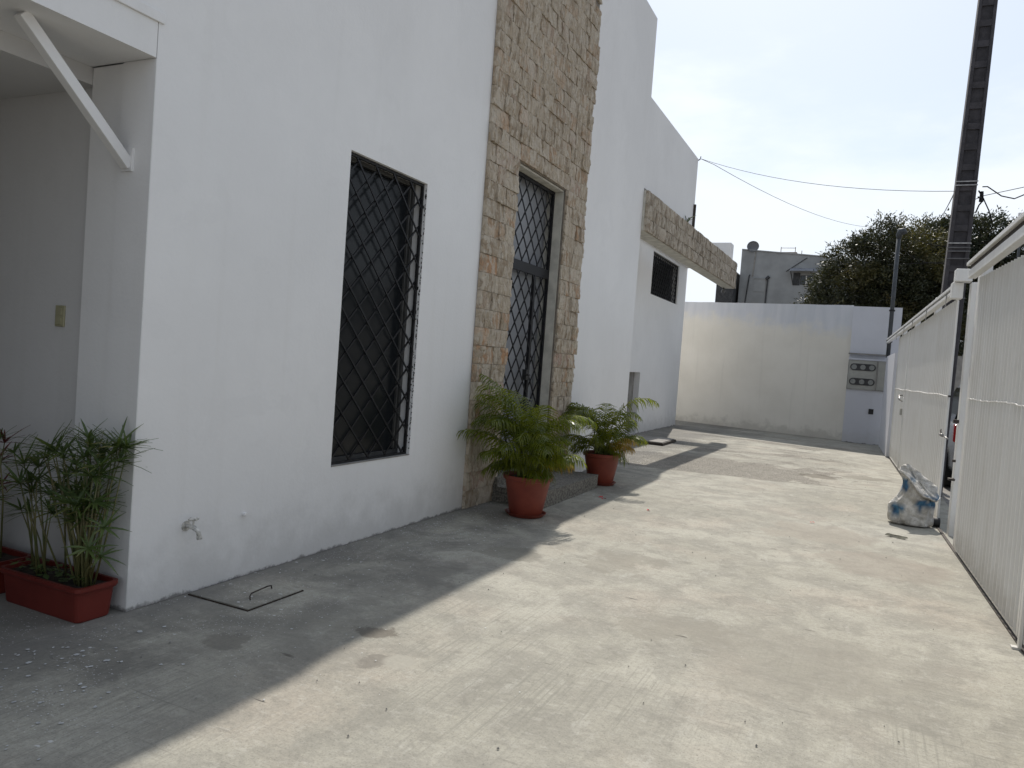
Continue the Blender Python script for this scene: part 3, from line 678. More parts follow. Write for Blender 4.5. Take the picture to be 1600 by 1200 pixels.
for (ya, yb, zt, lab, d) in [(-2.50, .14, 2.475, 'near corrugated white steel gate leaf at the right edge', .02),
                             (1.48, 7.10, 2.485, 'long corrugated white steel gate leaf behind the sack, standing slightly open', .018),
                             (7.16, 9.50, 2.485, 'short far gate leaf with two small locks, next to the end wall', .014),
                             (-6.2, -2.66, 2.475, 'white steel gate leaf nearest the camera, mostly beyond the frame', .02)]:
    gl = gthing('gate_leaf', lab, 'gate leaf', 'corrugated leaves of the white gate')
    link('corrugated_sheet', corrugated(ya, yb, .05, zt, x=0, d=d if ya < 1 else .006, pitch=.115 if ya < 1 else .16, rise=.036 if -3 < ya < 0 else 0), m_gate, gl)
    link('seam_bead', wavy_bead(ya+.03, yb-.03, 1.43, -.004), m_gate, gl)
    link('bottom_angle', MB().box(.004, .03, ya, yb, .030, .05), m_gate, gl)
    link('back_frame', MB().box(.03, .05, ya+.25, ya+.30, .05, zt).box(.03, .05, yb-.3, yb-.25, .05, zt).box(.03, .05, ya+.3, yb-.3, 1.40, 1.45).box(.03, .05, ya+.3, yb-.3, zt-.05, zt).box(.03, .05, ya+.3, yb-.3, .05, .10), m_gate, gl)
    if ya > 1 and ya < 2:
        link('latch', MB().tube([(-.03, 1.60, 1.0), (-.03, 1.42, 1.0)], .017, 8).tube([(-.03, 1.56, 1.0), (-.035, 1.56, 1.05), (-.035, 1.51, 1.06), (-.03, 1.50, 1.0)], .006, 6).tube([(-.02, 1.50, .995), (.0, 1.20, .98)], .008, 6), m_steel, gl, smooth=True)
        link('roller', MB().tube([(-.05, 1.47, .05), (.03, 1.47, .05)], .05, 16), m_blackp, gl)
        link('spacer', MB().box(-.004, .02, 1.44, 1.481, 1.415, 1.435), m_blackp, gl)
    if 7 < ya < 8:
        link('handle', MB().tube([(0, 7.42, 1.33), (-.05, 7.42, 1.33), (-.055, 7.36, 1.25), (0, 7.36, 1.22)], .012, 8), m_steel, gl, smooth=True)
        bevel(link('lock', MB().box(-.035, .0, 7.19, 7.30, .98, 1.10), m_meter, gl), .006)
gf = gthing('gate_gantry', 'white steel gate rails and posts running above the gate leaves', 'gate frame')
rl = MB().box(-.075, -.01, -6.2, .30, 2.545, 2.62); bevel(link('rail', rl, m_gate, gf), .004)
link('rail', MB().box(-.062, -.018, -6.2, .28, 2.622, 2.665), m_rust, gf)
bevel(link('rail', MB().box(-.09, .03, -6.2, .34, 2.667, 2.70), m_gate, gf), .003)
bevel(link('rail', MB().box(-.085, -.02, 1.22, 12.55, 2.495, 2.535), m_gate, gf), .003)
link('rail', MB().box(-.06, -.02, 1.22, 12.5, 2.537, 2.565), m_blackold, gf)
bevel(link('rail', MB().box(-.085, .01, 1.22, 12.55, 2.567, 2.60), m_gate, gf), .003)
bevel(link('rail_end', MB().box(-.105, -.002, 1.08, 1.219, 2.44, 2.605), m_gate, gf), .006)
for (x0, x1, y0_, y1_, zt) in [(.055, .15, 1.0, 1.12, 2.6), (.035, .13, .36, .50, 2.80), (.04, .12, 3.9, 4.02, 2.74), (.04, .12, 6.7, 6.82, 2.73), (.04, .12, 9.3, 9.42, 2.72), (.035, .14, -2.64, -2.52, 2.8)]:
    bevel(link('post', MB().box(x0, x1, y0_, y1_, -.01, zt), m_gate, gf), .005)
bevel(link('post_top', MB().box(-.09, .06, 1.0, 1.16, 2.608, 2.735), m_gate, gf), .006)
for yq in (1.62, 3.6, 5.6, 7.2, 8.9):
    link('hanger', MB().box(-.095, -.087, yq, yq+.02, 2.40, 2.56), m_steel, gf)
link('ground_track', MB().box(-.002, .026, -6.2, 9.5, .0, .008), m_rust, gf)
bevel(link('end_stop', MB().box(-.05, .0, -2.63, -2.585, -.005, .012).box(-.02, -.003, -2.645, -2.60, .013, 2.3), m_gate, gf), .003)
link('bolt', MB().tube([(.0, .95, 1.18), (.05, .95, 1.18)], .02, 8).tube([(.02, .92, .78), (.05, .92, .78)], .014, 8).box(.0, .055, .88, .98, .58, .60), m_rust, gf)
rw = gthing('gate_end_wall', 'short white return wall joining the gate to the end wall', 'wall')
link('wall_block', MB().box(-.05, .12, 9.56, 12.42, 0, 2.17), m_blue_white, rw)

# ------------------------------------------------------------------ potted palms
def frond(L, azim, elev, droop, nleaf, leafL, seed):
    rs = random.Random(seed); mb = MB(); pts = []; p_ = Vector((0, 0, 0)); k = 16; e_ = elev
    for i in range(k+1):
        pts.append(p_.copy()); d = Vector((math.cos(azim)*math.cos(e_), math.sin(azim)*math.cos(e_), math.sin(e_))); p_ += d*L/k
        e_ -= droop/k*(.25+1.75*(i/k))
    mb.m = 1; mb.tube(pts, [.006*(1-.8*i/k)+.001 for i in range(k+1)], 4, cap=False); mb.m = 0
    side0 = Vector((-math.sin(azim), math.cos(azim), 0))
    for q in range(nleaf):
        u = .26+.74*(q+.5)/nleaf; fi = u*k; i = min(int(fi), k-1); fr = fi-i
        base = pts[i].lerp(pts[i+1], fr); dr = (pts[i+1]-pts[i]).normalized(); up = side0.cross(dr)*-1
        if up.z < 0: up = -up
        ll = leafL*math.sin(math.pi*min(1, (.14+u*.80)))**.7*rs.uniform(.85, 1.1)
        for s_ in (-1, 1):
            d0 = (side0*s_*.74+dr*.70+up*rs.uniform(.15, .5)).normalized(); wv = (dr*.9-side0*s_*.3).normalized()
            a = base.copy(); wd = .0062*rs.uniform(.8, 1.2); prev = None; dd = d0.copy()
            ps = []
            for j in range(4):
                ww = wd*(1, 1.15, .8, .05)[j]
                ps.append((a-wv*ww, a+wv*ww)); dd = (dd+Vector((0, 0, -.34*(j+1)*1.05))).normalized(); a = a+dd*ll/3
            vs = [x_ for pr_ in ps for x_ in pr_]
            mb.add(vs, [(0, 1, 3, 2), (2, 3, 5, 4), (4, 5, 7, 6)])
    return mb
def pot(parent):
    link('pot', MB().lathe([(.001, .02), (.150, .02), (.158, .03), (.185, .17), (.213, .325), (.216, .345), (.236, .350), (.240, .362), (.240, .388), (.233, .392), (.218, .388), (.212, .35), (.20, .345), (.001, .345)], 40), m_terra, parent, smooth=False)
    link('saucer', MB().lathe([(.001, .0), (.165, .0), (.195, .028), (.200, .034), (.193, .034), (.172, .012), (.001, .012)], 40), m_terra, parent)
    link('soil', MB().lathe([(.001, .35), (.19, .352), (.205, .357), (.001, .372)], 24), m_soil, parent)
    for c_ in parent.children:
        if c_.name.startswith('pot') or c_.name.startswith('saucer'):
            for pg in c_.data.polygons: pg.use_smooth = len(pg.vertices) == 4
            mo = c_.modifiers.new('edges', 'EDGE_SPLIT'); mo.split_angle = R(32)
def palm(loc, label, seed, spec):
    rs = random.Random(seed); P = thing('potted_palm', label, 'potted palm', loc, 0, 'palms in terracotta pots by the door')
    pot(P); st = MB()
    for (az, el, L, dr, dry) in spec:
        el = 32+el*.62 if el > 0 else el+42; dr *= .92; L *= .98 if math.cos(R(az)) < 0 else .80
        az = R(az)+rs.uniform(-.12, .12); el = R(el); ln = rs.uniform(.14, .34)*(1 if L > .5 else .4); L *= 1.06
        b0_ = Vector((rs.uniform(-.08, .08), rs.uniform(-.08, .08), .35)); tp_ = b0_+Vector((math.cos(az)*.04, math.sin(az)*.04, ln))
        st.tube([b0_, tp_], [.011, .008], 6)
        fm = frond(L, az, el, dr, int(5+L*21), .15+.20*L, rs.random())
        link('frond', fm, [m_palmdry if dry else m_palm, m_stemg], P, loc=tp_)
    link('stems', st, m_stemg, P, smooth=True)
    return P
rs = random.Random(3)
spec1 = [(205, 62, .88, .9, 0), (190, 50, .80, 1.1, 0), (255, 75, .92, 1.5, 0), (170, 38, .78, 1.3, 0), (215, 25, .68, 1.2, 0), (185, 12, .62, .8, 0), (350, 62, .78, 2.2, 0), (20, 55, .72, 2.1, 0),
         (320, 58, .70, 2.1, 0), (300, 48, .66, 2.0, 0), (280, 60, .72, 2.3, 0), (340, 40, .62, 1.9, 0), (0, 30, .60, 1.7, 0), (45, 48, .64, 2.0, 0), (330, 18, .52, 1.5, 0), (265, 30, .55, 1.8, 0),
         (240, 42, .64, 1.8, 0), (230, 65, .74, 1.6, 0), (90, 55, .66, 1.6, 0), (120, 45, .60, 1.5, 0), (60, 68, .78, 1.8, 0), (10, 8, .50, 1.3, 1), (200, 5, .50, 1.0, 0), (290, 72, .60, 2.2, 0),
         (150, 65, .72, 1.5, 0), (310, 33, .50, 1.9, 0), (355, 46, .56, 2.2, 0), (250, 12, .48, 1.4, 0), (30, 20, .46, 1.5, 0), (225, -2, .45, .8, 0), (275, 45, .48, 1.9, 0), (335, 66, .55, 2.0, 0)]
rs = random.Random(8)
for i in range(12): spec1.append((rs.uniform(-180, 180), rs.uniform(-35, -8), rs.uniform(.30, .46), rs.uniform(.9, 1.6), 0))
for i in range(11): spec1.append((rs.uniform(-180, 180), rs.uniform(35, 78), rs.uniform(.45, .80), rs.uniform(1.2, 2.2), 0))
palm((-2.87, 6.62, 0), 'larger potted palm in a terracotta pot right in front of the stone strip', 11, spec1)
spec2 = [(15, 66, .92, 2.0, 0), (350, 48, .70, 2.0, 0), (330, 40, .60, 1.9, 0), (190, 50, .66, 1.7, 0), (205, 35, .60, 1.5, 0), (180, 22, .56, 1.2, 0), (220, 60, .64, 1.8, 0), (250, 55, .58, 2.0, 0),
         (280, 50, .58, 2.1, 0), (300, 62, .62, 2.0, 0), (20, 32, .62, 1.7, 0), (5, 18, .58, 1.5, 0), (345, 12, .50, 1.4, 1), (0, 2, .48, 1.2, 1), (60, 55, .60, 1.8, 0), (100, 58, .58, 1.6, 0), (140, 50, .56, 1.6, 0),
         (235, 18, .48, 1.6, 0), (215, 5, .46, 1.3, 0), (320, 25, .48, 1.7, 1), (265, 30, .45, 1.9, 0), (200, 70, .56, 1.6, 0), (310, 72, .62, 1.7, 0), (35, 48, .66, 2.0, 0), (290, 22, .42, 1.7, 0), (170, 62, .60, 1.9, 0)]
for i in range(12): spec2.append((rs.uniform(-180, 180), rs.uniform(-35, -8), rs.uniform(.28, .42), rs.uniform(.9, 1.6), 0))
for i in range(9): spec2.append((rs.uniform(-180, 180), rs.uniform(35, 78), rs.uniform(.40, .68), rs.uniform(1.2, 2.2), 0))
palm((-2.94, 9.05, 0), 'smaller potted palm in a terracotta pot further along, past the doorstep', 23, spec2)

# ------------------------------------------------------------------ planters with papyrus
def trough(parent, L=.62, D=.22, Hh=.185):
    def ring(l, d, z_, rad=.03, n=4):
        pts = []
        for cx, cy_, a0 in ((l/2-rad, d/2-rad, 0), (-l/2+rad, d/2-rad, 90), (-l/2+rad, -d/2+rad, 180), (l/2-rad, -d/2+rad, 270)):
            for i in range(n+1): a = R(a0+90*i/n); pts.append((cx+rad*math.cos(a), cy_+rad*math.sin(a), z_))
        return pts
    rings = [ring(L*.93, D*.80, 0), ring(L*.93+.008, D*.82, .008), ring(L*.97, D*.94, Hh-.035), ring(L, D, Hh-.032), ring(L+.012, D+.012, Hh-.02), ring(L+.012, D+.012, Hh), ring(L-.02, D-.02, Hh), ring(L-.03, D-.03, Hh-.03)]
    mb = MB(); k = len(rings[0]); vs = [v for r_ in rings for v in r_]; fs = []
    for i in range(len(rings)-1):
        for j in range(k): fs.append((i*k+j, i*k+(j+1) % k, (i+1)*k+(j+1) % k, (i+1)*k+j))
    fs.append(tuple(range(k-1, -1, -1))); fs.append(tuple((len(rings)-1)*k+j for j in range(k)))
    link('trough', mb.add(vs, fs), m_plred, parent)
    link('soil', rough_block(-L/2+.02, L/2-.02, -D/2+.02, D/2-.02, Hh-.06, Hh-.022, 8, .008), m_soil, parent)
def stalk(P, base, top, nb, bl_, seed, mat=m_pap):
    rs = random.Random(seed); base, top = Vector(base), Vector(top); mid = base.lerp(top, .5)+Vector((rs.uniform(-.02, .02), rs.uniform(-.02, .02), .02))
    o = link('stalk', MB().tube([Vector((0, 0, 0)), mid-base, top-base], [.006, .0045, .0028], 5), m_papstem, P, loc=base, smooth=True)
    d = (top-mid).normalized(); a = d.cross(Vector((.3, 1, .1))).normalized(); b = d.cross(a); mb = MB()
    for i in range(nb):
        t = 2*math.pi*i/nb+rs.uniform(-.15, .15); el = rs.uniform(.10, 1.0); o_ = (a*math.cos(t)+b*math.sin(t))*math.cos(el)+d*math.sin(el); L = bl_*rs.uniform(.65, 1.15)
        sd = o_.cross(d).normalized(); p_ = Vector((0, 0, 0)); ww = .0058*rs.uniform(.8, 1.4); vs = []
        for j in range(4):
            w_ = ww*(.7, 1, .75, .08)[j]; n_ = sd.cross(o_).normalized()*.0015
            vs += [p_-sd*w_+n_, p_, p_+sd*w_+n_]; o_ = (o_+Vector((0, 0, -.13))).normalized(); p_ = p_+o_*L/3
        mb.add(vs, [(3*j, 3*j+1, 3*j+4, 3*j+3) for j in range(3)]+[(3*j+1, 3*j+2, 3*j+5, 3*j+4) for j in range(3)])
    mb2 = link('leaf_umbrella', mb, mat, o, loc=top-base)
P1 = thing('planter_box', 'dark red plastic planter with umbrella papyrus at the corner of the white building', 'planter', (-3.79, 2.60, 0))
trough(P1, .64, .23, .185)
rs = random.Random(41)
clumps = [(.20, 0), (.17, .02), (-.02, .01), (-.12, -.02), (-.22, .02)]
for i in range(48):
    cx, cy_ = rs.choice([clumps[0]]*3+[clumps[1]]*2+clumps[2:]); bx, by = cx+rs.uniform(-.05, .05), cy_+rs.uniform(-.03, .03)
    hgt = rs.choice([.84, .80, .76, .72, .66, .58, .50, .40])*rs.uniform(.93, 1.07)
    lean = rs.uniform(-.20, .20) if cx > .1 else rs.uniform(-.26, .24)
    tx = min(bx+lean*hgt/.7, .36); ty = by+rs.uniform(-.20, .08)*hgt
    stalk(P1, (bx, by, .15), (tx, min(ty, .12), .15+hgt*.87), rs.choice([12, 14, 16, 18]), rs.uniform(.13, .19), rs.random())
for (a, b, c_) in [((.18, 0, .15), (.33, -.06, .62), 1), ((.2, 0, .15), (.40, -.05, .50), 2), ((.19, .02, .15), (.36, -.1, .40), 3), ((.21, 0, .15), (.345, -.02, .34), 4), ((.17, 0, .15), (.22, -.03, .93), 5)]:
    stalk(P1, a, b, 12, .12, c_)
for (a, b) in [((.1, 0, .5), (.13, -.02, 1.0)), ((.2, 0, .6), (.32, -.02, .98))]:
    link('shoot', MB().tube([a, b], [.003, .001], 5), m_papstem, P1)
lm = MB(); rs = random.Random(5)
for i in range(70):   # creeping leaves and dead stubs on the soil
    c_ = Vector((rs.uniform(-.28, .24), rs.uniform(-.09, .05), .175+rs.uniform(0, .06))); a = rs.uniform(0, 6.28); s_ = rs.uniform(.012, .028); ux = Vector((math.cos(a), math.sin(a), rs.uniform(-.4, .5)))*s_; uy = Vector((-math.sin(a), math.cos(a), rs.uniform(-.3, .3)))*s_*.6
    lm.add([c_-ux, c_-uy, c_+ux, c_+uy], [(0, 1, 2, 3)])
stuff(link('ground_leaves', lm, m_pap, P1))
P2 = thing('planter_box', 'second dark red planter with a maroon leaved plant, cut off by the left edge', 'planter', (-4.50, 2.60, 0))
trough(P2, .64, .23, .185)
for i in range(16):
    bx = rs.uniform(-.05, .25); stalk(P2, (bx, rs.uniform(-.04, .04), .15), (bx+rs.uniform(-.12, .16), rs.uniform(-.12, .06), rs.uniform(.45, .85)), 10, .15, i, m_redleaf if i % 2 else m_pap)

# ------------------------------------------------------------------ sack by the gate
sk = thing('cement_sack', 'crumpled white woven sack with blue print slumped open by the gate', 'sack', (.53, 9.30, 0), 0)
def sack():
    vs = []; fs = []; k = 44; prof = []
    # centre x, centre z, half width, half depth, tilt (left side higher)
    secs = [(.0, .00, .19, .12, 0), (.0, .015, .225, .15, 0), (-.005, .06, .235, .16, .0), (-.01, .12, .235, .155, .0), (-.01, .19, .232, .15, -.02), (-.0, .245, .222, .14, -.03), (.025, .285, .195, .13, .0),
            (.04, .325, .178, .125, .10), (.048, .36, .176, .12, .22), (.052, .395, .178, .115, .36), (.055, .425, .182, .112, .50), (.058, .45, .188, .115, .62), (.062, .468, .200, .125, .70), (.064, .478, .196, .12, .72), (.055, .488, .15, .085, .74), (.04, .498, .09, .05, .74), (.03, .50, .02, .01, .74)]
    for i, (cx, cz, hw, hd, tl) in enumerate(secs):
        for j in range(k):
            t = 2*math.pi*j/k; c_, s_ = math.cos(t), math.sin(t)
            sx = math.copysign(abs(c_)**.8, c_); ss = math.copysign(abs(s_)**.8, s_)
            xx = cx+hw*sx; yy = hd*ss; zz = cz-tl*hw*sx*.95+max(0, tl)*1.15*hd*ss
            if i in (11, 12, 13) and ss < 0: yy -= .025*(1-abs(sx))
            nn = noise.noise_vector(Vector((xx*6+3, yy*6, zz*7)))*.026+noise.noise_vector(Vector((xx*14, yy*14, zz*14+9)))*.020
            fold = .016*math.sin(t*7+i*.7+3*noise.noise(Vector((t, i*.3, 0))))
            vs.append(Vector((xx+nn.x+fold*c_, yy+nn.y+fold*s_, max(.003, zz+nn.z*(0 if i < 2 else 1)))))
    for i in range(len(secs)-1):
        for j in range(k): fs.append((i*k+j, i*k+(j+1) % k, (i+1)*k+(j+1) % k, (i+1)*k+j))
    fs.append(tuple(range(k-1, -1, -1))); fs.append(tuple((len(secs)-1)*k+j for j in range(k)))
    return vs, fs
vs, fs = sack(); me_ = MB().add(vs, fs).mesh('sack', True)
att = me_.attributes.new('print', 'FLOAT', 'POINT')
sk_o = link('sack_body', me_, m_sack, sk)
i_of = lambda q: q//44
def inb(x_, z_, a, b, c_, d): return a < x_ < b and c_ < z_ < d
sd = sk_o.modifiers.new('sub', 'SUBSURF'); sd.levels = 2; sd.render_levels = 2
for v in me_.vertices:
    x_, y_, z_ = v.co; p_ = 0
    if y_ < .03 and (inb(x_, z_, -.23, -.10, .13, .225) or inb(x_, z_, .05, .26, .20, .30) or inb(x_, z_, -.18, -.06, .37, .50) or (i_of(v.index) == 13 and x_ > .12)): p_ = 1
    if inb(x_, z_, -.05, .02, .47, .52): p_ = .7
    att.data[v.index].value = p_
sk.scale = (.93, .93, 1.0)
hem = [vs[12*44+j]*1.0+Vector((0, -.004, .002)) for j in range(18, 46, 2) for j in [j % 44]]
link('mouth_hem', MB().tube(hem, [.004+.008*math.sin(math.pi*i/(len(hem)-1)) for i in range(len(hem))], 7), m_sack, sk, smooth=True)
# litter
for i, (x_, y_) in enumerate([(-2.62, 8.13), (-1.97, 7.79), (-.41, 8.51), (-2.56, 8.05)]):
    mb = MB()
    for q in range(3):
        a = rnd.uniform(0, 6.28); c0 = Vector((rnd.uniform(-.02, .02), rnd.uniform(-.02, .02), .008)); ux = Vector((math.cos(a), math.sin(a), .2))*.016; uy = Vector((-math.sin(a), math.cos(a), .3))*.010
        mb.add([c0-ux, c0-uy, c0+ux+Vector((0, 0, .005)), c0+uy], [(0, 1, 2, 3)])
    tag(link('petal', mb, m_petal, loc=(x_, y_, 0)), ['fallen red petals beside the doorstep edge in the palm shadow', 'single red petal on the sunlit concrete right of the small palm', 'red petal out in the open middle of the yard', 'tiny red petal scrap nearest the small palm pot'][i], 'petal', 'red petals on the concrete')
lf = thing('fallen_leaves', 'two dried dark leaves lying in front of the sack', 'leaves', (.37, 8.40, 0))
for i, (dx, dy, a) in enumerate([(-.045, .0, .2), (.04, -.03, -.25)]):
    vs = []; n = 9
    for j in range(n+1):
        u = j/n; wv = .034*math.sin(math.pi*u)**.7; p_ = Vector((dx+math.cos(a)*(u-.5)*.12, dy+math.sin(a)*(u-.5)*.12, .012+.004*math.sin(u*7+i))); sd_ = Vector((-math.sin(a), math.cos(a), .25))*wv
        vs += [p_-sd_, p_, p_+sd_+Vector((0, 0, .004))]
    link('leaf', MB().add(vs, [(3*j+q, 3*j+q+1, 3*j+4+q, 3*j+3+q) for j in range(n) for q in (0, 1)]), m_leafd, lf)
chips = MB(); rs = random.Random(9)
for i in range(520):
    x_, y_ = rs.uniform(-3.3, .6), rs.uniform(1.6, 17); s_ = rs.uniform(.002, .0065)
    if rs.random() < .5: x_ = -3.38+abs(rs.gauss(0, .25))
    chips.add([(x_+s_*math.cos(a)*rs.uniform(.6, 1.3), y_+s_*math.sin(a)*rs.uniform(.6, 1.3), .002) for a in (0, 1.6, 3.1, 4.7)]+[(x_, y_, .004+s_)], [(0, 1, 4), (1, 2, 4), (2, 3, 4), (3, 0, 4)])
stuff(link('grit', chips, m_cement))

drips = MB(); rs = random.Random(31)
def drip(x_, y_, s_):
    k = rs.choice([5, 6, 7]); a0 = rs.uniform(0, 6.28); el_ = rs.uniform(.5, 1.0); P = []
    for q in range(k):
        a = 2*math.pi*q/k; rq = s_*rs.uniform(.55, 1.15); lx, ly = rq*math.cos(a), rq*math.sin(a)*el_
        P.append((x_+lx*math.cos(a0)-ly*math.sin(a0), y_+lx*math.sin(a0)+ly*math.cos(a0), .0022))
    drips.add(P, [tuple(range(k))])
for (cx, cy_, sx_, sy_, n_, big) in [(-3.1, 5.6, .28, .7, 420, .011), (-2.95, 4.6, .3, .5, 200, .008), (-3.3, 3.9, .1, .8, 140, .007), (-3.2, 6.3, .2, .3, 160, .012), (-2.5, 3.2, .35, .4, 60, .010), (-3.25, 2.15, .3, .25, 130, .016), (-2.8, 1.9, .3, .3, 60, .014),
                               (-2.6, 5.6, .5, .9, 110, .007), (-1.9, 5.6, .6, 1.0, 60, .006), (-3.2, 8.6, .2, 1.2, 90, .008), (-1.2, 4.0, .9, 1.2, 45, .005), (-3.3, 3.35, .1, .25, 40, .012)]:
    for i in range(n_):
        x_, y_ = rs.gauss(cx, sx_), rs.gauss(cy_, sy_)
        if x_ < -3.43 or (-3.6 < x_ < -2.95 and 3.1 < y_ < 3.62 and rs.random() < .5): continue
        drip(x_, y_, big*rs.uniform(.25, 1)*rs.choice([.5, .7, 1]))
stuff(link('paint_drips', drips, m_drip))

# ------------------------------------------------------------------ concrete power pole
pp = thing('utility_pole', 'tall leaning concrete power pole with recessed ladder panels just outside the gate', 'utility pole', (.885, 12.15, 0)); LN = .0225
def pw(z_): return .155-.0066*z_
vsP = MB(); hgt = 11.0
def plate(mb, a0, a1, y0_, y1_, z0_, z1_):   # a0..a1 as fraction of half width
    P = []
    for z_ in (z0_, z1_):
        h_ = pw(z_); cx = LN*z_
        for a, yy in ((a0, y0_), (a1, y0_), (a1, y1_), (a0, y1_)): P.append((cx+a*h_, yy, z_))
    mb.add(P, [(0, 3, 2, 1), (4, 5, 6, 7), (0, 1, 5, 4), (1, 2, 6, 5), (2, 3, 7, 6), (3, 0, 4, 7)])
mb = MB(); plate(mb, -1, -.62, -.15, .15, 0, hgt); plate(mb, .62, 1, -.15, .15, 0, hgt); bevel(link('shaft', mb, m_pole, pp), .015)
mb = MB(); plate(mb, -.62, .62, -.118, .118, 0, hgt); link('web', mb, m_poled, pp)
z_ = .35; 
while z_ < hgt-.1:
    mb = MB(); plate(mb, -.62, .62, -.137, .137, z_, z_+.085); link('rung', mb, m_pole, pp); z_ += .277
for z_ in (4.29, 4.34, 3.50, 3.44, 3.39, 3.29, 2.75):
    mb = MB(); plate(mb, -1.06, 1.06, -.165, -.151, z_, z_+.014); link('band', mb, m_steel if z_ > 3.45 else m_wireg, pp)
link('insulator', MB().tube([(.10+.155, 0, 4.16), (.29, 0, 4.16), (.31, 0, 4.22)], .016, 7).tube([(.30, 0, 4.10), (.30, 0, 4.24)], [.03, .022], 8), m_blackold, pp)
def cable(name, pts, r_, label, mat=m_wireg, sag=0, grp='overhead cables'):
    P = []
    for i in range(len(pts)-1):
        a, b = Vector(pts[i]), Vector(pts[i+1])
        sg = sag if (b-a).length > 2 else 0
        for j in range(14): u = j/14; q = a.lerp(b, u); q.z -= sg*4*u*(1-u); P.append(q)
    P.append(Vector(pts[-1])); o0 = P[0]
    return tag(link(name, MB().tube([p_-o0 for p_ in P], r_, 5), mat, loc=o0, smooth=True), label, 'cable', grp)
cable('cable', [(-3.42, 15.4, 5.76), (.90, 12.1, 4.24)], .0042, 'upper thin cable sagging from the building corner to the pole', sag=.18)
cable('cable', [(-3.42, 15.4, 5.76), (-3.2, 15.65, 5.70), (0, 35, 8.0)], .0055, 'thin cable falling from the building corner into the trees', sag=.35)
cable('cable', [(.86, 12.1, 4.24), (1.96, 35, 8.3), ], .008, 'short slanted cable left of the pole down to the tree', m_wireg, sag=.1)
cable('cable', [(1.17, 12.0, 4.27), (1.23, 12.0, 4.27), (1.40, 12, 4.14), (1.55, 12, 4.10), (1.80, 12, 4.22), (2.6, 12, 4.7)], .008, 'thick loose cable looping right from the pole', m_wire)
cable('cable', [(1.10, 12.1, 4.12), (1.2, 12, 4.15), (1.64, 12, 4.25), (4.5, 12, 4.9)], .005, 'straight thin cable rising right from the pole', m_wireg)
cable('cable', [(1.13, 12, 4.22), (1.20, 12, 4.10), (1.15, 12, 4.02), (1.12, 12, 3.92)], .010, 'dangling cable end beside the pole', m_wire)
cable('cable', [(1.19, 12, 4.12), (1.27, 12, 3.95), (1.32, 12, 3.80)], .008, 'bundle of cut cables hanging right of the pole', m_wire)
cable('cable', [(.52, 20.4, 5.15), (1.0, 12.2, 3.50), (6.5, 6, 3.9)], .005, 'service cable from the weatherhead mast to the pole', m_wire, sag=.1)
cable('cable', [(.50, 20.4, 4.75), (1.0, 12.2, 3.3)], .005, 'lower service cable from the mast to the pole', m_wire, sag=.15)
cable('cable', [(.2, 24, 4.9), (9, 14, 4.6)], .008, 'dark cable crossing behind the pole in front of the tree', m_wire, sag=.15)
fl = thing('flood_light', 'small pale floodlight in the tree right of the pole', 'lamp', (3.05, 22, 5.85))
bevel(link('lamp_head', MB().box(-.10, .10, -.05, .05, -.07, .07), m_white_plain, fl), .01); link('lamp_arm', MB().tube([(0, 0, -.07), (0, .1, -.5), (0, .4, -5.85)], .03, 6), m_pipe, fl)
lb = thing('beam_lamp', 'small round lamp hanging under the far end of the stone beam', 'lamp', (-3.53, 19.70, 3.655))
link('lamp_globe', MB().lathe([(.002, -.14), (.035, -.13), (.055, -.09), (.04, -.045), (.02, -.03)], 14), m_bulb, lb, smooth=True); link('socket', MB().tube([(0, 0, -.05), (0, 0, 0)], .022, 8), m_blackold, lb)
wd_ = thing('weed', 'dry little weed growing on top of the stone beam', 'weed', (-3.42, 14.6, 4.29))
mb = MB()
for i in range(14):
    a = rnd.uniform(0, 6.28); L = rnd.uniform(.08, .2); mb.tube([(0, 0, 0), (math.cos(a)*L*.4, math.sin(a)*L*.4, L*.7), (math.cos(a)*L, math.sin(a)*L, L)], [.006, .008, .002], 4)
link('sprigs', mb, m_pap, wd_)

# ------------------------------------------------------------------ parked car seen through the gap
car = thing('parked_car', 'silver car parked in the street, a strip of its tail seen through the gate gap', 'car', (2.02, 14.9, 0))
def loft(prof_list, mat, name, parent, smooth=False):
    mb = MB(); k = len(prof_list[0]); vs = [v for p_ in prof_list for v in p_]; fs = []
    for i in range(len(prof_list)-1):
        for j in range(k): fs.append((i*k+j, i*k+(j+1) % k, (i+1)*k+(j+1) % k, (i+1)*k+j))
    fs.append(tuple(range(k-1, -1, -1))); fs.append(tuple((len(prof_list)-1)*k+j for j in range(k))); return bevel(link(name, mb.add(vs, fs), mat, parent, smooth=smooth), .03, 3)
def sect(y_, hw, z0_, z1_, c_=.10): return [(-hw+c_, y_, z0_), (hw-c_, y_, z0_), (hw, y_, z0_+c_), (hw, y_, (z0_+z1_)*.55), (hw-.03, y_, z1_-.04), (hw-.10, y_, z1_), (-hw+.10, y_, z1_), (-hw+.03, y_, z1_-.04), (-hw, y_, (z0_+z1_)*.55), (-hw, y_, z0_+c_)]
loft([sect(-2.25, .76, .35, .82), sect(-2.18, .82, .24, .98), sect(-1.5, .85, .22, 1.02), sect(0, .86, .20, 1.0), sect(1.0, .86, .20, .98), sect(1.8, .84, .22, .90), sect(2.2, .76, .28, .72)], m_car, 'body', car)
def cab(y_, hw, z1_): return [(-.80, y_, .96), (.80, y_, .96), (hw, y_, z1_), (-hw, y_, z1_)]
loft([cab(-2.1, .74, 1.0), cab(-1.75, .60, 1.58), cab(-.6, .60, 1.67), cab(.3, .60, 1.60), cab(1.1, .74, 1.0)], m_car, 'cabin', car)
gl_ = MB(); gl_.add([(-.64, -2.095, 1.06), (.64, -2.095, 1.06), (.55, -1.85, 1.50), (-.55, -1.85, 1.50)], [(0, 1, 2, 3)]); link('rear_window', gl_, m_carg, car)
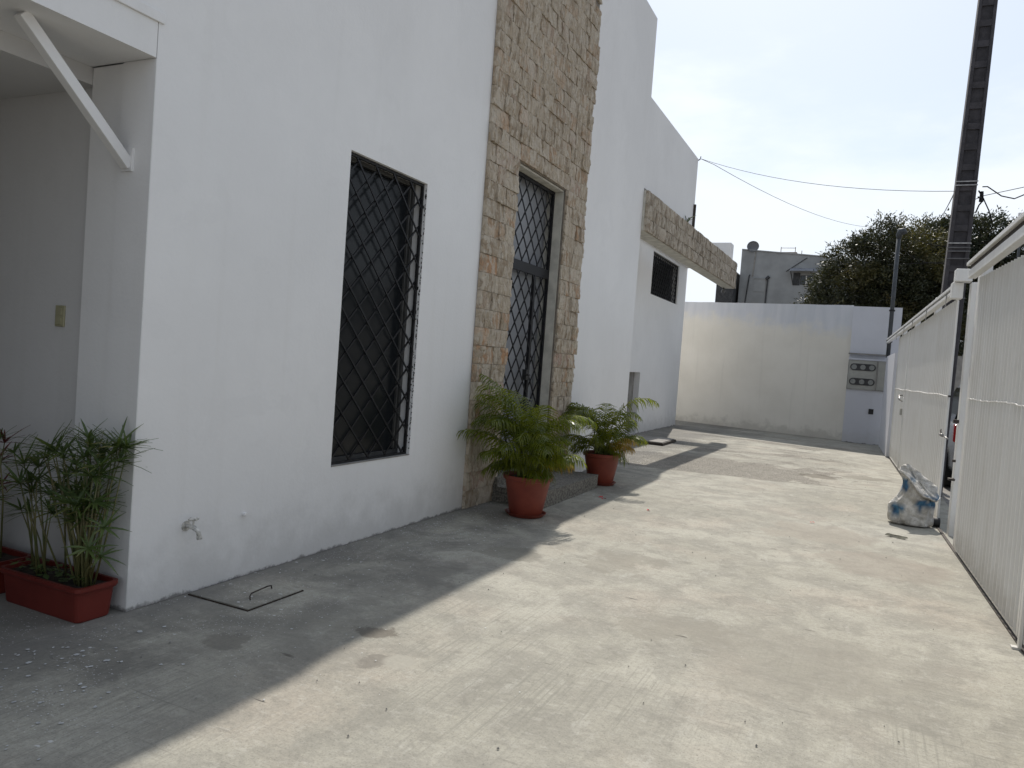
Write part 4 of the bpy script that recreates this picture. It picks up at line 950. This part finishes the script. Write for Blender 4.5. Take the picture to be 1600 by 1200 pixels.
for s_ in (-1, 1):
    link('side_window', MB().add([(s_*.80, -1.55, 1.04), (s_*.80, .65, 1.04), (s_*.645, .25, 1.54), (s_*.645, -1.45, 1.54)], [(0, 1, 2, 3)]), m_carg, car)
    bevel(link('tail_light', MB().box(s_*.80-.055, s_*.80+.055, -2.27, -2.12, .74, 1.0), m_redl, car), .02)
    for yq in (-1.4, 1.35):
        wh = link('wheel', MB().tube([(s_*.66, yq, .31), (s_*.87, yq, .31)], .31, 24), m_tyre, car); link('rim', MB().tube([(s_*.865, yq, .31), (s_*.885, yq, .31)], .19, 16), m_chrome, wh)
bevel(link('bumper', MB().box(-.78, .78, -2.34, -2.2, .32, .56), m_blackp, car), .03)
link('bumper_trim', MB().box(-.7, .7, -2.355, -2.345, .46, .49), m_chrome, car)

# ------------------------------------------------------------------ background house
hb = thing('grey_house', 'unpainted grey plaster house with a flat roof behind the end wall', 'house', (-7.2, 45, 0))
def bp(name, mb, mat, par=None): o = link(name, mb, mat, par or hb); return o
bw = MB(); n = 12; vs = []
bw.add([(0, 0, 0), (9.5, 0, 0), (9.5, 0, 7.75), (6.0, 0, 7.97), (4.6, 0, 8.24), (0, 0, 8.62), (0, 9, 8.62), (9.5, 9, 7.75), (9.5, 9, 0), (0, 9, 0)], [(0, 1, 2, 3, 4, 5), (5, 4, 3, 2, 7, 6), (0, 5, 6, 9), (1, 8, 7, 2)])
bp('wall', bw, m_house)
bp('parapet_cap', MB().add([(0, -.04, 8.62), (4.6, -.04, 8.24), (4.6, -.04, 8.30), (0, -.04, 8.68), (0, .15, 8.62), (4.6, .15, 8.24), (4.6, .15, 8.30), (0, .15, 8.68)], [(0, 1, 2, 3), (3, 2, 6, 7), (7, 6, 5, 4), (0, 3, 7, 4)]), m_house)
bp('drain_pipe', MB().tube([(1.50, -.05, 5), (1.55, -.05, 7.0)], .045, 6).tube([(1.46, -.05, 6.95), (1.62, -.05, 7.12)], .09, 6), m_house2)
bp('drain_pipe', MB().tube([(.36, -.05, 5), (.52, -.05, 7.10), (.56, -.05, 7.2)], .035, 6), m_house2)
bp('bricked_up_opening', MB().box(.80, 1.44, -.03, -.001, 6.25, 6.98).box(.78, 1.50, -.07, -.031, 6.98, 7.03), m_house)
bp('plaster_seam', MB().bar((2.5, -.012, 7.42), (3.55, -.012, 8.2), .05, .02, (0, 1, 0)), m_house2)
bp('plaster_seam', MB().bar((.78, -.012, 8.5), (.70, -.012, 7.1), .07, .02, (0, 1, 0)), m_cement)
wn = bp('window', MB().box(3.28, 3.9, -.005, .0, 6.70, 7.22).box(2.90, 3.26, -.02, 0, 6.66, 7.36), m_house2)
link('pane', MB().box(3.32, 3.56, -.02, -.006, 6.74, 7.18).box(3.62, 3.86, -.02, -.006, 6.74, 7.18), m_carg, wn); link('sash', MB().box(3.562, 3.618, -.03, -.006, 6.72, 7.2), m_white_plain, wn)
aw = MB(); k = 26
for i in range(k):
    xx = 2.72+i*.055; aw.add([(xx, -.7, 7.36), (xx+.03, -.7, 7.40), (xx+.055, -.7, 7.36), (xx, -.02, 7.60), (xx+.03, -.02, 7.64), (xx+.055, -.02, 7.60)], [(0, 1, 4, 3), (1, 2, 5, 4)])
bp('awning', aw, m_awn)
bp('awning_bracket', MB().tube([(2.80, -.65, 7.36), (2.92, -.02, 6.7)], .03, 5), m_house2)
bp('roof_tank_base', MB().box(1.85, 2.95, .3, 1.6, 8.3, 8.56).box(2.95, 3.4, .3, 1.4, 8.2, 8.40), m_brick)
for xq, za, zb in ((2.08, 8.5, 8.86), (2.85, 8.5, 8.86), (3.2, 8.3, 8.66), (3.45, 8.2, 8.42)): bp('roof_rod', MB().tube([(xq, .4, za), (xq, .4, zb)], .02, 5), m_brick)
bp('roof_rail', MB().tube([(2.10, .4, 8.80), (2.83, .4, 8.80)], .015, 5), m_brick)
dish = thing('satellite_dish', 'dark round satellite dish on the left corner of the grey house roof', 'satellite dish', (-6.62, 45.1, 8.62))
dd_ = MB().lathe([(.001, .0), (.12, .01), (.24, .05), (.33, .11), (.335, .10), (.24, .035), (.12, -.008), (.001, -.012)], 20); dq = link('reflector', dd_, m_dish, dish, loc=(0, 0, .18), rot=(R(75), R(20), 0)); link('dish_stand', MB().tube([(0, .05, -.05), (0, .03, .2)], .03, 6), m_dish, dish)
an = thing('roof_antenna', 'thin television antenna at the right of the grey house roof', 'antenna', (-2.75, 45.2, 7.95))
link('mast_rod', MB().tube([(0, 0, -.1), (0, 0, .42)], .015, 5), m_blackold, an); link('boom', MB().tube([(-.55, 0, .60), (.4, 0, .25)], .014, 5).tube([(-.15, -.15, .45), (-.15, .15, .45)], .03, 5), m_blackold, an)
sh = thing('wooden_shed', 'dark lean-to with a sloping roof between the beam end and the grey house', 'shed', (-8.3, 44, 0))
link('shed_wall', MB().box(0, .95, 0, 5, 0, 7.2), m_house2, sh); link('shed_roof', MB().box(-.05, 1.0, -.2, 5, 7.2, 7.27).box(-.02, .96, -.06, -.01, 6.95, 7.0), m_cement, sh)
sw_ = thing('street_wall', 'plain grey wall down the street seen through the gate gap', 'wall', (1.4, 27, 0)); link('wall_block', MB().box(0, 7, 0, .2, 0, 2.55), m_cement, sw_)

# ------------------------------------------------------------------ trees
def tree(loc, label, blobs, mat, seed, nleaf, ls_, trunk_h, mat2=None, group='dark trees behind the wall'):
    T = thing('tree', label, 'tree', loc, 0, group); rs = random.Random(seed)
    mb = MB(); mb.tube([(0, 0, 0), (.05, .05, trunk_h*.5), (0, 0, trunk_h)], [.28, .22, .18], 9)
    link('trunk', mb, m_bark, T, smooth=True)
    for (cx, cy_, cz, r_) in blobs[:7]:
        link('limb', MB().tube([(0, 0, trunk_h*.8), (cx*.5, cy_*.5, (trunk_h+cz)/2), (cx, cy_, cz)], [.12, .08, .03], 6), m_bark, T, smooth=True)
    vs = []; fs = []; mi = []
    tot = sum(b[3]**2 for b in blobs)
    for (cx, cy_, cz, r_) in blobs:
        ncl = int(nleaf*r_*r_/tot/26)
        for c_ in range(ncl):
            d = Vector((rs.gauss(0, 1), rs.gauss(0, 1), rs.gauss(0, 1))).normalized(); rad = r_*(.60+.46*rs.random()**.7)
            rad *= 1+.42*noise.noise(Vector((cx+d.x*2.2, cy_+d.y*2.2, cz+d.z*2.2)))
            cc = Vector((cx, cy_, cz))+Vector((d.x*rad, d.y*rad, d.z*rad*.9))
            if noise.noise(cc*1.25+Vector((seed, 0, 0))) < -.16 and d.y < .3 and rs.random() < .8: continue
            sprd = rs.uniform(.10, .26); mm = 1 if (mat2 and noise.noise(cc*.7)+rs.uniform(-.12, .12) > .10) else 0
            ax = (d+Vector((rs.uniform(-.5, .5), rs.uniform(-.5, .5), rs.uniform(-.1, .7)))).normalized()
            for q in range(26):
                p_ = cc+Vector((rs.gauss(0, 1), rs.gauss(0, 1), rs.gauss(0, 1)*.8))*sprd*.62+ax*rs.uniform(-.1, .16)
                a = (ax+Vector((rs.uniform(-1, 1), rs.uniform(-1, 1), rs.uniform(-1, .6)))*.9).normalized(); b = a.cross(Vector((rs.uniform(-1, 1), rs.uniform(-1, 1), rs.uniform(-1, 1)))).normalized()
                L = ls_*rs.uniform(.6, 1.25); ww = L*.17; n0 = len(vs)
                vs += [p_, p_+a*L*.5+b*ww, p_+a*L, p_+a*L*.5-b*ww]; fs.append((n0, n0+1, n0+2, n0+3)); mi.append(mm)
    me = bpy.data.meshes.new('crown'); me.from_pydata(vs, [], fs); me.materials.append(mat)
    if mat2: me.materials.append(mat2); me.polygons.foreach_set('material_index', mi)
    me.update(); link('crown', me, None, T)
A = []
rs = random.Random(77)
for (x_, z_, r_) in [(-1.35, 4.9, 1.0), (-1.7, 3.9, 1.0), (-.8, 5.7, 1.05), (-.2, 4.8, 1.4), (.2, 6.1, 1.15), (1.1, 6.1, 1.3), (1.4, 4.9, 1.4), (.5, 3.6, 1.5), (-.9, 3.2, 1.3), (1.9, 3.6, 1.2)]: A.append((x_-.2, rs.uniform(-.6, .6), z_, r_))
A = [(x_*1.03, y_, z_*1.035, r_*1.04) for x_, y_, z_, r_ in A]
tree((.2, 32, 0), 'broad dark green tree with olive shoots, immediately right of the grey house', A, m_tree1, 5, 130000, .125, 3.2, m_tree3)
B_ = []
for (x_, z_, r_) in [(-.9, 6.7, 1.0), (0, 6.9, 1.05), (.9, 6.8, 1.05), (1.35, 6.3, .9), (-.3, 5.5, 1.4), (1.0, 5.3, 1.3), (.1, 4.0, 1.6), (1.6, 4.2, 1.3), (2.1, 5.5, .8), (-1.2, 4.2, 1.3)]: B_.append((x_, rs.uniform(-.5, .5), z_, r_))
B_ = [(x_, y_, z_*1.04, r_*1.04) for x_, y_, z_, r_ in B_]
tree((2.7, 33.5, 0), 'very dark tree with spiky top twigs right behind the power pole', B_, m_tree2, 6, 110000, .14, 3.4, m_tree1)
tree((7.5, 37, 0), 'dark tree farther right, hidden mostly by the gate rail', [(x_*1.2, y_, z_*.8, r_) for x_, y_, z_, r_ in B_], m_tree2, 8, 14000, .3, 3.0)
